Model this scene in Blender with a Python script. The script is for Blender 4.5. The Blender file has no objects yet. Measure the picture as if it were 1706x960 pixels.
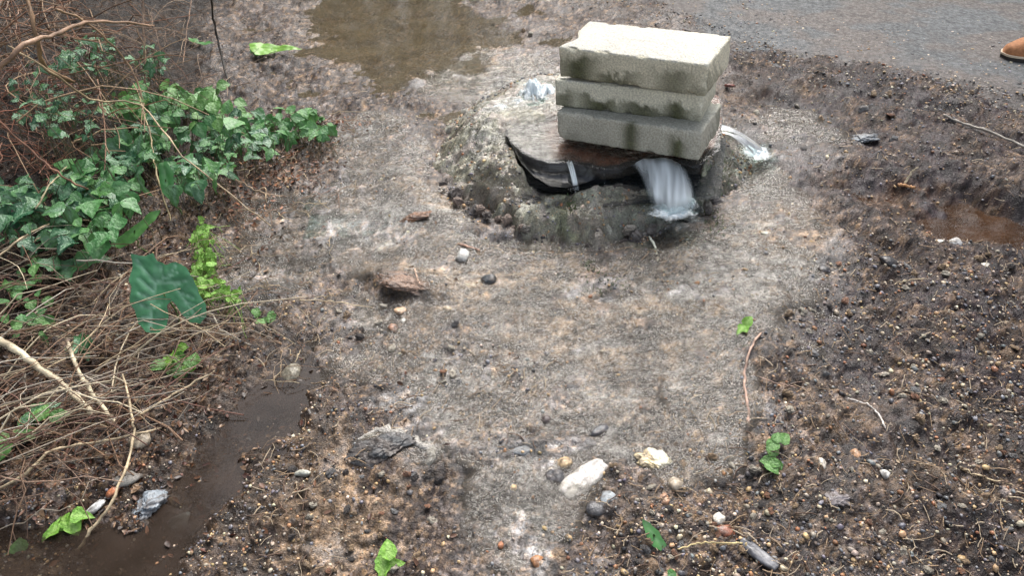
import bpy, bmesh, math, random
import numpy as np
from mathutils import Vector, Matrix, Euler
from mathutils.geometry import delaunay_2d_cdt
random.seed(7); RNG = np.random.default_rng(7)
SC = bpy.context.scene
COL = SC.collection

# ------------------------------------------------------------------ camera
CAM_H, PITCH, ROLL, FPX = 1.22, math.radians(39.1), math.radians(-2.6), 1232.0
_fw = np.array([0, math.cos(PITCH), -math.sin(PITCH)]); _rt0 = np.array([1.0, 0, 0]); _up0 = np.cross(_rt0, _fw)
_rt = math.cos(ROLL) * _rt0 + math.sin(ROLL) * _up0
_up = -math.sin(ROLL) * _rt0 + math.cos(ROLL) * _up0
CO = np.array([0, 0, CAM_H])
cd = bpy.data.cameras.new('camera'); cam = bpy.data.objects.new('camera', cd); COL.objects.link(cam)
cam.matrix_world = Matrix([[_rt[0], _up[0], -_fw[0], 0], [_rt[1], _up[1], -_fw[1], 0], [_rt[2], _up[2], -_fw[2], CAM_H], [0, 0, 0, 1]])
cd.sensor_width = 36; cd.lens = 36 * FPX / 1706; cd.clip_start = .02; cd.clip_end = 500
SC.camera = cam
# ------------------------------------------------------------------ light: bright overcast, brightest behind the blocks to the right
SUN_EL, SUN_AZ = math.radians(47), math.radians(14)       # azimuth measured from +Y (away from the viewer) towards +X
w = bpy.data.worlds.new('World'); SC.world = w; w.use_nodes = True
nt = w.node_tree; bg = nt.nodes['Background']
sky = nt.nodes.new('ShaderNodeTexSky'); sky.sky_type = 'NISHITA'; sky.sun_disc = False
sky.sun_elevation = SUN_EL; sky.sun_rotation = SUN_AZ; sky.dust_density = 3.5; sky.air_density = 1.0; sky.ozone_density = 1.0
hs = nt.nodes.new('ShaderNodeHueSaturation'); hs.inputs['Saturation'].default_value = .42
nt.links.new(sky.outputs[0], hs.inputs['Color']); nt.links.new(hs.outputs[0], bg.inputs[0]); bg.inputs[1].default_value = .15
sl = bpy.data.lights.new('sun', 'SUN'); sl.energy = 1.5; sl.angle = math.radians(42); sl.color = (1, .97, .92)
so = bpy.data.objects.new('sun', sl); COL.objects.link(so)
sd = Vector((math.sin(SUN_AZ) * math.cos(SUN_EL), math.cos(SUN_AZ) * math.cos(SUN_EL), math.sin(SUN_EL)))
so.rotation_euler = sd.to_track_quat('Z', 'Y').to_euler(); so.location = (3, 4, 8)
SC.view_settings.view_transform = 'Standard'; SC.view_settings.look = 'None'; SC.view_settings.exposure = 1.42; SC.view_settings.gamma = 1
SC.cycles.filter_width = 1.5; SC.cycles.max_bounces = 8; SC.cycles.transparent_max_bounces = 12

# ------------------------------------------------------------------ noise
def _hash(ix, iy, s):
    h = (ix.astype(np.int64) * 374761393 + iy.astype(np.int64) * 668265263 + s * 1442695041) & 0xffffffff
    h = ((h ^ (h >> 13)) * 1274126177) & 0xffffffff
    h = ((h ^ (h >> 16)) * 2246822519) & 0xffffffff
    return ((h ^ (h >> 15)) & 0xffffff) / float(0xffffff)
def vnoise(x, y, s=0):
    ix = np.floor(x); iy = np.floor(y); fx = x - ix; fy = y - iy
    fx = fx * fx * (3 - 2 * fx); fy = fy * fy * (3 - 2 * fy)
    a = _hash(ix, iy, s); b = _hash(ix + 1, iy, s); c = _hash(ix, iy + 1, s); d = _hash(ix + 1, iy + 1, s)
    return (a * (1 - fx) + b * fx) * (1 - fy) + (c * (1 - fx) + d * fx) * fy - .5
def fbm(x, y, f, o=4, s=0, g=.5):
    r = 0; a = 1
    for k in range(o):
        r = r + a * vnoise(x * f + 17.3 * k, y * f - 9.1 * k, s + k); a *= g; f *= 2.03
    return r
def cells(x, y, size, s=0):
    """cellular noise: (distance to the nearest cell point in cell units, random id of that cell)"""
    X = x / size; Y = y / size; ix = np.floor(X); iy = np.floor(Y)
    best = np.full(np.shape(X), 9.0); rid = np.zeros(np.shape(X))
    for dx in (-1, 0, 1):
        for dy in (-1, 0, 1):
            cx = ix + dx; cy = iy + dy
            d = np.hypot(cx + .15 + .7 * _hash(cx, cy, s) - X, cy + .15 + .7 * _hash(cx, cy, s + 1) - Y)
            m = d < best; best = np.where(m, d, best); rid = np.where(m, _hash(cx, cy, s + 2), rid)
    return best, rid
def sstep(a, b, x):
    t = np.clip((x - a) / (b - a), 0, 1); return t * t * (3 - 2 * t)

# ------------------------------------------------------------------ where a point of the place lies
def ray(px, py):
    return _fw * FPX + _rt * (px - 853) - _up * (py - 480)
def G(px, py, z=0.0):
    """point of the level z seen at photo position px, py"""
    d = ray(px, py); t = (z - CAM_H) / d[2]; p = CO + d * t
    return p
def depth_of(p): return float((np.asarray(p) - CO) @ _fw)

_WC = {}
def warp(x, y, amt):
    """ragged outlines: every region of the ground is bent by the same noise"""
    if _WC.get('x') is not x or _WC.get('y') is not y:
        X_ = np.asarray(x, float); Y_ = np.asarray(y, float); _WC.update(x=x, y=y, u=.10 * fbm(X_, Y_, 3.3, 4, 811), v=.12 * fbm(X_, Y_, 3.3, 4, 821))
    return x + amt * _WC['u'], y + amt * _WC['v']
class Blob:
    def __init__(s, px, py, rx, ry, ang=0, soft=.5, wa=1.0):
        s.wa = wa
        c = G(px, py)[:2]; a = math.radians(ang)
        ax = (G(px + rx * math.cos(a), py + rx * math.sin(a)) - G(px - rx * math.cos(a), py - rx * math.sin(a)))[:2] / 2
        ay = (G(px - ry * math.sin(a), py + ry * math.cos(a)) - G(px + ry * math.sin(a), py - ry * math.cos(a)))[:2] / 2
        s.c = c; s.M = np.linalg.inv(np.array([ax, ay]).T); s.soft = soft
    def __call__(s, x, y):
        x, y = warp(x, y, s.wa)
        u = s.M[0, 0] * (x - s.c[0]) + s.M[0, 1] * (y - s.c[1]); v = s.M[1, 0] * (x - s.c[0]) + s.M[1, 1] * (y - s.c[1])
        return 1 - sstep(1 - s.soft, 1 + s.soft, np.hypot(u, v))
def union(bl, x, y):
    m = 0
    for b in bl:
        k = b(x, y); m = np.maximum(m, k[()] if isinstance(k, np.ndarray) else k)
    return m

WET = [Blob(*a) for a in [(930, 520, 350, 120), (880, 690, 250, 130), (610, 370, 170, 80), (1250, 400, 150, 120), (430, 465, 80, 55),
                          (850, 850, 110, 90), (1300, 240, 110, 60), (860, 130, 130, 60), (1180, 640, 90, 120), (640, 250, 90, 50),
                          (650, 760, 90, 50)]]
SAND = [Blob(*a) for a in [(680, 455, 120, 50, 8), (900, 520, 300, 90), (520, 840, 110, 150), (790, 90, 80, 40), (700, 330, 60, 25), (1330, 400, 90, 60),
                           (1280, 140, 110, 30, 10), (1480, 800, 200, 120, 15), (560, 90, 60, 40, 30)]]
PALE_SHEEN = [Blob(*a) for a in [(610, 372, 70, 28, -15), (560, 312, 30, 22, -30), (430, 460, 55, 32), (650, 655, 60, 22), (850, 815, 70, 75, 20), (730, 640, 90, 30), (1010, 630, 120, 22), (880, 890, 50, 30, 40), (840, 120, 70, 35), (1130, 470, 120, 18), (660, 740, 60, 24, 15), (260, 830, 40, 50), (1090, 380, 60, 18), (800, 560, 70, 20), (1400, 480, 30, 80, 10)]]  # pale silt patches, greyed to stand in for sky sheen on wet ground
DARK = [Blob(*a) for a in [(450, 130, 150, 55), (300, 60, 150, 100), (880, 395, 150, 14, 3), (1560, 330, 200, 45, 14), (1500, 500, 110, 150, 30), (1330, 830, 170, 150), (640, 190, 110, 70), (1600, 900, 250, 90),
                           (1100, 700, 70, 40), (880, 395, 180, 16, 4), (720, 560, 110, 40), (1290, 640, 70, 90), (330, 80, 120, 80), (150, 850, 170, 110),
                           (1400, 190, 90, 40, 12), (1650, 620, 120, 160)]]
LITTER = [Blob(*a) for a in [(460, 280, 140, 60, -20), (90, 260, 200, 100), (300, 390, 200, 60), (560, 210, 80, 30), (130, 600, 260, 200)]]
BANK_RIGHT = Blob(1650, 285, 290, 62, 13, .6, .35)
TRENCH = Blob(1590, 358, 195, 30, 14, .85, .5)
POOL_TOP = Blob(665, 45, 150, 66, 8, .45)
POOL_LOW = Blob(370, 770, 62, 200, 32, .7)
POOL_CORNER = Blob(50, 920, 170, 70, 0, .4)
FLAT = [Blob(665, 45, 260, 130, 8, .3), Blob(370, 770, 140, 300, 32, .3), Blob(50, 920, 300, 140, 0, .3), Blob(1590, 350, 320, 75, 14, .3)]
FRONT_GAP = Blob(925, 396, 150, 11, 4, .6, .3)
RM = (.27, 2.23)                      # centre of the raised manhole
# asphalt edge: a line on the ground, the road lies beyond it
_e0 = G(985, -40)[:2]; _e1 = G(1240, 72)[:2]; _e2 = G(1720, 168)[:2]
def road_side(x, y):
    def side(a, b):
        t = (b - a) / np.linalg.norm(b - a); return -(x - a[0]) * t[1] + (y - a[1]) * t[0]
    return np.minimum(side(_e0, _e1), side(_e1, _e2)) * 1.0
def road_mask(x, y):
    return sstep(-.10, .16, road_side(x, y) + .12 * fbm(x, y, 5, 3, 77))
def bank_left(x, y):
    return sstep(.0, 1.6, -x - .82 - .10 * y + .08 * np.sin(3 * y)) * sstep(.3, 1.2, y)

def H_low(x, y):
    z = .030 * fbm(x, y, 1.3, 3, 5)
    z = z * (1 - .8 * road_mask(x, y))
    lv = union(FLAT, x, y); z = z * (1 - lv)
    z = z + .30 * bank_left(x, y)
    z = z + .036 * BANK_RIGHT(x, y)
    z = z - .03 * FRONT_GAP(x, y) - .05 * TRENCH(x, y) - (1 + 1.1 * fbm(x, y, 7, 3, 15)) * (.045 * POOL_TOP(x, y) + .035 * POOL_LOW(x, y) + .03 * POOL_CORNER(x, y))
    z = z + .020 * Blob(680, 466, 80, 20, 10, .5, .2)(x, y)
    z = z - .02 * (1 - sstep(.50, .62, np.hypot(x - RM[0], y - RM[1])))
    return z
def rut_weight(x, y):
    return sstep(.45, 1.0, x - .08 * (y - 1)) * (1 - road_mask(x, y))
def H_det(x, y, wet=None):
    if wet is None: wet = wetness(x, y)
    rough = 1 - .62 * wet
    d = .026 * fbm(x, y, 9, 3, 11) * rough + .010 * fbm(x, y, 30, 3, 21) * (1 - .35 * wet) + .006 * fbm(x, y, 95, 2, 31)
    a = x * .34 - y * .94; b = x * .94 + y * .34
    d = d + rut_weight(x, y) * (.052 * fbm(a * 2.2, b * 7, 1.0, 3, 41) - .0) + rut_weight(x, y) * .008 * fbm(x, y, 22, 2, 46)
    d1, r1 = cells(x, y, .026, 51); d2, r2 = cells(x, y, .011, 61)
    d = d + .007 * np.where(r1 > .62, np.clip(.62 - d1, 0, 1), 0) * (1.3 - wet) + .0042 * np.where(r2 > .45, np.clip(.6 - d2, 0, 1), 0)
    k = 1 - .97 * road_mask(x, y)
    return d * k
def wetness(x, y):
    m = union(WET, x, y)
    return np.clip(m + .5 * fbm(x, y, 4, 3, 90) * (m > .02), 0, 1)
def H(x, y):
    x = np.asarray(x, float); y = np.asarray(y, float)
    wt = wetness(x, y)
    return H_low(x, y) + H_det(x, y, wt) - .035 * sstep(.0, .35, road_side(x, y) - .05)
def on_ground(px, py, lift=0.0):
    """the point of the terrain seen at photo position px, py"""
    z = 0.0
    for k in range(14):
        p = G(px, py, z); zn = float(H_low(p[0], p[1])) + lift; z = z * .4 + zn * .6
    p = G(px, py, z); p[2] = float(H(p[0], p[1])) + lift
    return p

# ------------------------------------------------------------------ object helpers
def tag(o, label=None, cat=None, group=None, kind=None):
    if label: o['label'] = label
    if cat: o['category'] = cat
    if group: o['group'] = group
    if kind: o['kind'] = kind
    return o
def mesh_np(name, V, F, smooth=True):
    """V (n,3); F (m,3) or (m,4) int"""
    me = bpy.data.meshes.new(name); V = np.ascontiguousarray(V, np.float32); F = np.ascontiguousarray(F, np.int32)
    me.vertices.add(len(V)); me.vertices.foreach_set('co', V.ravel())
    k = F.shape[1]; me.loops.add(F.size); me.loops.foreach_set('vertex_index', F.ravel())
    me.polygons.add(len(F)); me.polygons.foreach_set('loop_start', np.arange(0, F.size, k, dtype=np.int32))
    me.update(calc_edges=True)
    if smooth: me.polygons.foreach_set('use_smooth', np.ones(len(F), bool))
    return me
def set_col(me, name, C):
    C = np.asarray(C, np.float32)
    if C.shape[1] == 3: C = np.concatenate([C, np.ones((len(C), 1), np.float32)], 1)
    a = me.color_attributes.new(name, 'FLOAT_COLOR', 'POINT'); a.data.foreach_set('color', C.ravel())
def obj(name, me, mat=None, parent=None, loc=None):
    o = bpy.data.objects.new(name, me); COL.objects.link(o)
    if mat is not None and len(me.materials) == 0: me.materials.append(mat)
    if parent is not None: o.parent = parent
    if loc is not None: o.location = loc
    return o
def empty(name, loc=(0, 0, 0), rot=(0, 0, 0)):
    o = bpy.data.objects.new(name, None); COL.objects.link(o); o.location = loc; o.rotation_euler = rot; o.empty_display_size = .05; return o
def ico(sub):
    bm = bmesh.new(); bmesh.ops.create_icosphere(bm, subdivisions=sub, radius=1)
    V = np.array([v.co[:] for v in bm.verts]); F = np.array([[v.index for v in f.verts] for f in bm.faces]); bm.free(); return V, F
ICO1, ICO2, ICO3 = ico(1), ico(2), ico(3)
def rot_mats(ang):
    """ang (n,3) euler -> (n,3,3)"""
    c = np.cos(ang); s = np.sin(ang); n = len(ang); R = np.zeros((n, 3, 3))
    cx, cy, cz = c.T; sx, sy, sz = s.T
    R[:, 0, 0] = cz * cy; R[:, 0, 1] = cz * sy * sx - sz * cx; R[:, 0, 2] = cz * sy * cx + sz * sx
    R[:, 1, 0] = sz * cy; R[:, 1, 1] = sz * sy * sx + cz * cx; R[:, 1, 2] = sz * sy * cx - cz * sx
    R[:, 2, 0] = -sy; R[:, 2, 1] = cy * sx; R[:, 2, 2] = cy * cx
    return R
def rock_variants(base, n, seed, amp=.28):
    V, F = base; out = []
    r = np.random.default_rng(seed)
    for k in range(n):
        P = V.copy()
        for j in range(5):                                   # a few flattened facets make it read as broken stone
            nrm = r.normal(size=3); nrm /= np.linalg.norm(nrm); cut = r.uniform(.55, .9)
            d = P @ nrm; P = P - np.outer(np.maximum(d - cut, 0), nrm)
        P = P * (1 + amp * r.uniform(-.5, .5, (len(P), 1)))
        out.append(P)
    return out
def scatter_rocks(name, pos, size, squash, cols, mat, base=ICO1, seed=1, sink=.25):
    vs = rock_variants(base, 8, seed); n = len(pos); nv = len(base[0])
    k = RNG.integers(0, 8, n); A = np.array(vs)[k]
    sc = np.stack([size, size * RNG.uniform(.6, .95, n), size * squash], -1)
    R = rot_mats(np.stack([RNG.normal(0, .25, n), RNG.normal(0, .25, n), RNG.uniform(0, 6.28, n)], -1))
    P = np.einsum('nij,nvj->nvi', R, A * sc[:, None, :]) + pos[:, None, :]; P[:, :, 2] += (size * squash * (1 - 2 * sink))[:, None]
    F = (base[1][None] + (np.arange(n) * nv)[:, None, None]).reshape(-1, 3)
    me = mesh_np(name, P.reshape(-1, 3), F, smooth=False)
    set_col(me, 'Col', np.repeat(cols, nv, 0))
    o = obj(name, me, mat); return o
def tubes(paths, radii, sides=5):
    """list of (k,3) paths with (k,) radii -> V, F, owner index"""
    VV = []; FF = []; own = []; off = 0
    for i, (P, r) in enumerate(zip(paths, radii)):
        P = np.asarray(P, float); n = len(P); r = np.broadcast_to(r, n)
        T = np.gradient(P, axis=0); T /= np.linalg.norm(T, axis=1)[:, None] + 1e-9
        ref = np.array([0, 0, 1.0]) if abs(T[:, 2].mean()) < .85 else np.array([1.0, 0, 0])
        A = np.cross(T, ref); A /= np.linalg.norm(A, axis=1)[:, None] + 1e-9; B = np.cross(T, A)
        th = np.arange(sides) * 2 * math.pi / sides
        ring = P[:, None] + r[:, None, None] * (np.cos(th)[None, :, None] * A[:, None] + np.sin(th)[None, :, None] * B[:, None])
        VV.append(ring.reshape(-1, 3))
        a = np.arange(n - 1)[:, None] * sides; j = np.arange(sides)[None]; j2 = (j + 1) % sides
        FF.append(np.stack([a + j, a + j2, a + sides + j2, a + sides + j], -1).reshape(-1, 4) + off)
        own.append(np.full(n * sides, i)); off += n * sides
    return np.concatenate(VV), np.concatenate(FF), np.concatenate(own)
def wobble(a, b, n=9, bend=.1, sag=0.0, jit=.004, rng=random):
    """an organic path from a to b"""
    a = np.asarray(a, float); b = np.asarray(b, float); L = np.linalg.norm(b - a); t = np.linspace(0, 1, n)[:, None]
    d = np.array([rng.uniform(-1, 1), rng.uniform(-1, 1), rng.uniform(-.4, 1)]) * bend * L
    P = a + (b - a) * t + d * (4 * t * (1 - t)); P[:, 2] += sag * L * (4 * t * (1 - t))[:, 0]
    P[1:-1] += np.array([[rng.gauss(0, jit), rng.gauss(0, jit), rng.gauss(0, jit)] for _ in range(n - 2)])
    return P

# ------------------------------------------------------------------ materials
def new_mat(name):
    m = bpy.data.materials.new(name); m.use_nodes = True; n = m.node_tree
    return m, n, n.nodes['Principled BSDF']
def N(nt, t, **kw):
    n = nt.nodes.new(t)
    for k, v in kw.items():
        if k.startswith('i_'): n.inputs[k[2:].replace('_', ' ')].default_value = v
        else: setattr(n, k, v)
    return n
def noise_node(nt, scale, detail=4, coord='Object', rough=.55, stretch=None):
    tc = N(nt, 'ShaderNodeTexCoord'); no = N(nt, 'ShaderNodeTexNoise'); no.inputs['Scale'].default_value = scale
    no.inputs['Detail'].default_value = detail; no.inputs['Roughness'].default_value = rough
    if stretch:
        mp = N(nt, 'ShaderNodeMapping'); mp.inputs['Scale'].default_value = stretch
        nt.links.new(tc.outputs[coord], mp.inputs[0]); nt.links.new(mp.outputs[0], no.inputs['Vector'])
    else: nt.links.new(tc.outputs[coord], no.inputs['Vector'])
    return no
def maprange(nt, src, a, b, c, d):
    m = N(nt, 'ShaderNodeMapRange'); m.inputs[1].default_value = a; m.inputs[2].default_value = b; m.inputs[3].default_value = c; m.inputs[4].default_value = d
    nt.links.new(src, m.inputs[0]); return m.outputs[0]
def bump(nt, src, bsdf, dist, strength=1.0, prev=None):
    b = N(nt, 'ShaderNodeBump'); b.inputs['Distance'].default_value = dist; b.inputs['Strength'].default_value = strength
    nt.links.new(src, b.inputs['Height'])
    if prev is not None: nt.links.new(prev, b.inputs['Normal'])
    if bsdf is not None: nt.links.new(b.outputs[0], bsdf.inputs['Normal'])
    return b.outputs[0]
def mulcol(nt, col, fac_out):
    m = N(nt, 'ShaderNodeMix', data_type='RGBA', blend_type='MULTIPLY'); m.inputs[0].default_value = 1
    nt.links.new(col, m.inputs[6]); nt.links.new(fac_out, m.inputs[7]); return m.outputs[2]
def attr_mat(name, rough=(.3, .7), nscale=300, namp=(.6, 1.4), bdist=.002, spec=.5, wet_alpha=False, coord='Object', coat=0):
    m, nt, b = new_mat(name)
    a = N(nt, 'ShaderNodeVertexColor', layer_name='Col')
    no = noise_node(nt, nscale, 4, coord); f = maprange(nt, no.outputs[0], .3, .7, *namp)
    nt.links.new(mulcol(nt, a.outputs[0], f), b.inputs['Base Color'])
    n2 = noise_node(nt, nscale * .4, 3, coord); nt.links.new(maprange(nt, n2.outputs[0], .35, .65, *rough), b.inputs['Roughness'])
    b.inputs['Specular IOR Level'].default_value = spec
    if coat: b.inputs['Coat Weight'].default_value = coat; b.inputs['Coat Roughness'].default_value = .12
    bump(nt, no.outputs[0], b, bdist); return m
def flat_mat(name, col, rough=.6, nscale=60, var=.35, bdist=.0006, spec=.4, coord='Object', sss=0, stretch=None):
    m, nt, b = new_mat(name)
    no = noise_node(nt, nscale, 5, coord, .6, stretch); rp = N(nt, 'ShaderNodeValToRGB')
    e = rp.color_ramp.elements; c = np.array(col)
    e[0].position = .3; e[0].color = (*(c * (1 - var)), 1); e[1].position = .7; e[1].color = (*np.clip(c * (1 + var), 0, 1), 1)
    nt.links.new(no.outputs[0], rp.inputs[0]); nt.links.new(rp.outputs[0], b.inputs['Base Color'])
    b.inputs['Roughness'].default_value = rough; b.inputs['Specular IOR Level'].default_value = spec
    bump(nt, no.outputs[0], b, bdist); return m

M_GROUND = attr_mat('wet_mud_and_grit', (.10, .48), 260, (.35, 1.65), .0036, .55)
_nt = M_GROUND.node_tree; _b = _nt.nodes['Principled BSDF']; _a = [q for q in _nt.nodes if q.type == 'VERTEX_COLOR'][0]   # the attribute's alpha says how wet the soil is
_nt.links.new(maprange(_nt, _a.outputs[1], 0, 1, .10, .60), _b.inputs['Specular IOR Level'])
M_ROAD = attr_mat('wet_asphalt', (.5, .85), 170, (.45, 1.55), .0034, .5)
M_STONE = attr_mat('wet_stone', (.2, .6), 150, (.6, 1.4), .0022, .45)
M_STEM = attr_mat('dead_stem', (.45, .75), 200, (.7, 1.3), .0008, .35)
M_LITTER = attr_mat('dead_leaf', (.3, .6), 120, (.6, 1.4), .001, .4)
M_BLOCK = attr_mat('cast_concrete', (.55, .95), 190, (.66, 1.3), .0030, .3)
M_MOSS = attr_mat('wet_moss', (.3, .6), 200, (.6, 1.4), .0005, .4)

def water_mat(name, murk=(.05, .035, .02), murkiness=.15, rough=.03, rip=(22, 50), ripd=.006, silt=None, fres=1.33):
    """thin water: transparent with a Fresnel sky reflection and some suspended silt"""
    m = bpy.data.materials.new(name); m.use_nodes = True; nt = m.node_tree; nt.nodes.clear()
    out = N(nt, 'ShaderNodeOutputMaterial'); tr = N(nt, 'ShaderNodeBsdfTransparent'); tr.inputs[0].default_value = (.93, .93, .9, 1)
    df = N(nt, 'ShaderNodeBsdfDiffuse'); df.inputs[0].default_value = (*murk, 1)
    gl = N(nt, 'ShaderNodeBsdfGlossy'); gl.inputs['Roughness'].default_value = rough
    fr = N(nt, 'ShaderNodeFresnel'); fr.inputs[0].default_value = fres
    n1 = noise_node(nt, rip[0], 4, 'Object', .6, (1, 2.2, 1)); n2 = noise_node(nt, rip[1] * 1.6, 3, 'Object', .6, (1, 1.8, 1))
    b1 = bump(nt, n1.outputs[0], None, ripd); b2 = bump(nt, n2.outputs[0], None, ripd * .35, 1, b1)
    nt.links.new(b2, gl.inputs['Normal']); nt.links.new(b2, fr.inputs['Normal'])
    m1 = N(nt, 'ShaderNodeMixShader')
    mn = noise_node(nt, 7, 3, 'Object', .6) if silt is None else noise_node(nt, silt, 4, 'Object', .65, (1, 2.3, 1))
    nt.links.new(maprange(nt, mn.outputs[0], .35 if silt is None else .42, .65, murkiness * .6 if silt is None else 0, min(1, murkiness * 1.4)), m1.inputs[0])
    nt.links.new(tr.outputs[0], m1.inputs[1]); nt.links.new(df.outputs[0], m1.inputs[2])
    m2 = N(nt, 'ShaderNodeMixShader'); nt.links.new(fr.outputs[0], m2.inputs[0])
    nt.links.new(m1.outputs[0], m2.inputs[1]); nt.links.new(gl.outputs[0], m2.inputs[2]); last = m2
    nt.links.new(last.outputs[0], out.inputs[0]); return m
M_FILM = water_mat('running_water', (.36, .31, .26), .09, .02, (15, 42), .012)
M_POOL = water_mat('still_brown_water', (.12, .095, .055), .42, .05, (10, 26), .0012)
M_MUDDY = water_mat('muddy_water', (.042, .030, .023), .55, .07, (9, 24), .0005)
M_TRENCH = water_mat('peaty_water', (.060, .030, .015), .6, .05, (14, 40), .0003)
M_CLEAR = water_mat('clear_shallow_water', (.20, .17, .15), .05, .04, (22, 60), .004)
M_HOLE = water_mat('dark_water', (.012, .016, .02), .85, .03, (30, 60), .012)

# ------------------------------------------------------------------ the ground
PAL = dict(mud=(.080, .060, .054), sand=(.31, .21, .13), dark=(.022, .015, .017), silt=(.175, .152, .140), litter=(.055, .028, .017))
PAL = {k: np.array(v) for k, v in PAL.items()}
def ground_colour(x, y, wet):
    n1 = fbm(x, y, 3.1, 4, 101); n2 = fbm(x, y, 13, 4, 111); n3 = fbm(x, y, 60, 3, 121); n4 = fbm(x, y, 24, 3, 131)
    C = np.repeat(PAL['mud'][None], x.size, 0).reshape(x.shape + (3,))
    def mix(col, m):
        nonlocal C
        m = np.clip(m, 0, 1)[..., None]; C = C * (1 - m) + np.asarray(col) * m
    mix(PAL['silt'], sstep(.1, .9, wet + .6 * n2) * .8)
    s = union(SAND, x, y); mix(PAL['sand'], sstep(.25, .95, s + 1.0 * n2 + .6 * n4 * (s > .05)) * .85)
    mix(PAL['sand'], sstep(.26, .6, n2 + .5 * n1) * .18)
    p_ = union(PALE_SHEEN, x, y); mix((.42, .415, .41), sstep(.1, .9, p_ + 1.1 * n2 + .5 * n4) * .75)
    d = union(DARK, x, y); mix(PAL['dark'], sstep(.2, .8, d + .9 * n2) * .88)
    mix(PAL['dark'], sstep(.08, .42, n4 + .4 * n1 + .14 * rut_weight(x, y)) * .7 * (1 - .5 * wet))
    l = union(LITTER, x, y); mix(PAL['litter'], sstep(.3, .8, l + .7 * n2) * .85)
    mix((.17, .105, .03), POOL_TOP(x, y) * .6); mix((.12, .05, .018), TRENCH(x, y) * .8); mix((.07, .045, .03), np.maximum(POOL_LOW(x, y), POOL_CORNER(x, y)) * .9)
    mix((.25, .14, .04), Blob(790, 88, 60, 30, 10, .7)(x, y) * sstep(-.1, .3, n4) * .8)
    # single grains and small stones set in the surface
    for size, sd, thr, amt in ((.026, 51, .62, 1), (.011, 61, .45, 1), (.0065, 71, .35, .9)):
        dd, r = cells(x, y, size, sd); q = (r - thr) / (1 - thr)
        m = np.where((r > thr) & (dd < .5), amt, 0) * (1 - road_mask(x, y))
        tone = .30 + 2.1 * (q * 7.13 % 1) ** 2.4
        hue = (q * 3.77 % 1)
        pc = np.stack([.165 + .11 * hue, .145 + .025 * hue, .138 - .055 * hue], -1) * tone[..., None]
        m = m[..., None]; C = C * (1 - m) + m * (.55 * C + .45 * pc) * 1.15
    hum_shade = sstep(.0, .06, bank_left(x, y)); mix((.022, .015, .011), hum_shade * (.95 + .5 * n2)); ra = x * .34 - y * .94; rb = x * .94 + y * .34; mix((.020, .014, .016), rut_weight(x, y) * sstep(.02, .22, fbm(ra * 2.2, rb * 7, 1.0, 3, 41) * -1 + .3 * n2) * .8); lw = np.maximum(Blob(370, 770, 150, 280, 32, .5)(x, y), Blob(60, 920, 240, 110, 0, .5)(x, y)); mix((.045, .029, .020), lw * (.75 + n2)); mix((.040, .029, .032), sstep(.6, 1.15, x + .4 * n1) * (1 - road_mask(x, y)) * (.58 + 1.2 * n2))  # left bank: humus tone deepened to stand in for deep shade
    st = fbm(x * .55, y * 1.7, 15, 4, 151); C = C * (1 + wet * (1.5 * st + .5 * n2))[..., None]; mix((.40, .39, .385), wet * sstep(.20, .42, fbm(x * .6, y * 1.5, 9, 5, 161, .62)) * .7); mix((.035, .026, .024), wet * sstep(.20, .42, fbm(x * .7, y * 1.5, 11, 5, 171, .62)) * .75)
    C = C * (1 + 1.05 * n3 + .6 * fbm(x, y, 130, 2, 141))[..., None] * (.62 + .38 * sstep(-.22, .12, n4 + .5 * n3))[..., None]
    far = sstep(6, 11, np.hypot(x, y))[..., None]; C = C * (1 - far) + far * np.array([.055, .042, .032])
    gloss = np.clip(.30 + .75 * wet - .5 * hum_shade - .25 * sstep(.7, 1.2, x) + .5 * n2, 0, 1); return np.concatenate([np.clip(C * .74, .005, .6), gloss[..., None]], -1)

def fan(nu, nv, y0=.42, y1=4.6, spread=.80, wide=False):
    """a sheet whose spacing grows with the distance from the near edge, carried on coarsely to the horizon"""
    u = np.linspace(-1, 1, nu); u = np.concatenate([[-60, -25, -10, -5, -3, -2.2, -1.7, -1.4, -1.2, -1.08], u, [1.08, 1.2, 1.4, 1.7, 2.2, 3, 5, 10, 25, 60]])
    v = y0 * (y1 / y0) ** np.linspace(0, 1, nv)
    if wide:
        o_ = 1.0 + 1.1 * np.linspace(0, 1, 110)[1:] ** 1.25; i0 = 10; u = np.concatenate([[-60, -25, -10, -5, -3, -2.5], -o_[::-1], u[i0:-10], o_, [2.5, 3, 5, 10, 25, 60]])
        v = np.concatenate([[-60, -20, -6, -2.5], np.linspace(-1.2, y0 - .02, 60), v, y1 * (10 / y1) ** np.linspace(0, 1, 110)[1:], [11, 13, 17, 25, 45, 90, 200]])
    else: v = np.concatenate([[-60, -20, -6, -2.5, -1, -.4, -.1, .15, .3], v, [4.9, 5.3, 5.9, 6.8, 8, 10, 14, 20, 35, 80, 200]])
    U, Vv = np.meshgrid(u, v); wd = spread * (np.clip(Vv, .3, 200) + .35)
    X = U * wd; Y = Vv; return X, Y
def grid_faces(nr, nc):
    i = np.arange(nr * nc).reshape(nr, nc); return np.stack([i[:-1, :-1], i[:-1, 1:], i[1:, 1:], i[1:, :-1]], -1).reshape(-1, 4)
X, Y = fan(700, 600, wide=True)
wt = wetness(X, Y); Z = H_low(X, Y) + H_det(X, Y, wt) - .035 * sstep(.0, .35, road_side(X, Y) - .05)
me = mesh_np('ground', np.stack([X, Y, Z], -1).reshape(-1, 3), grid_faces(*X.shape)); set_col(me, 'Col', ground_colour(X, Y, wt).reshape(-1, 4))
tag(obj('ground', me, M_GROUND), 'wet muddy ground with grit, silt and running water', kind='structure')

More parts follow.
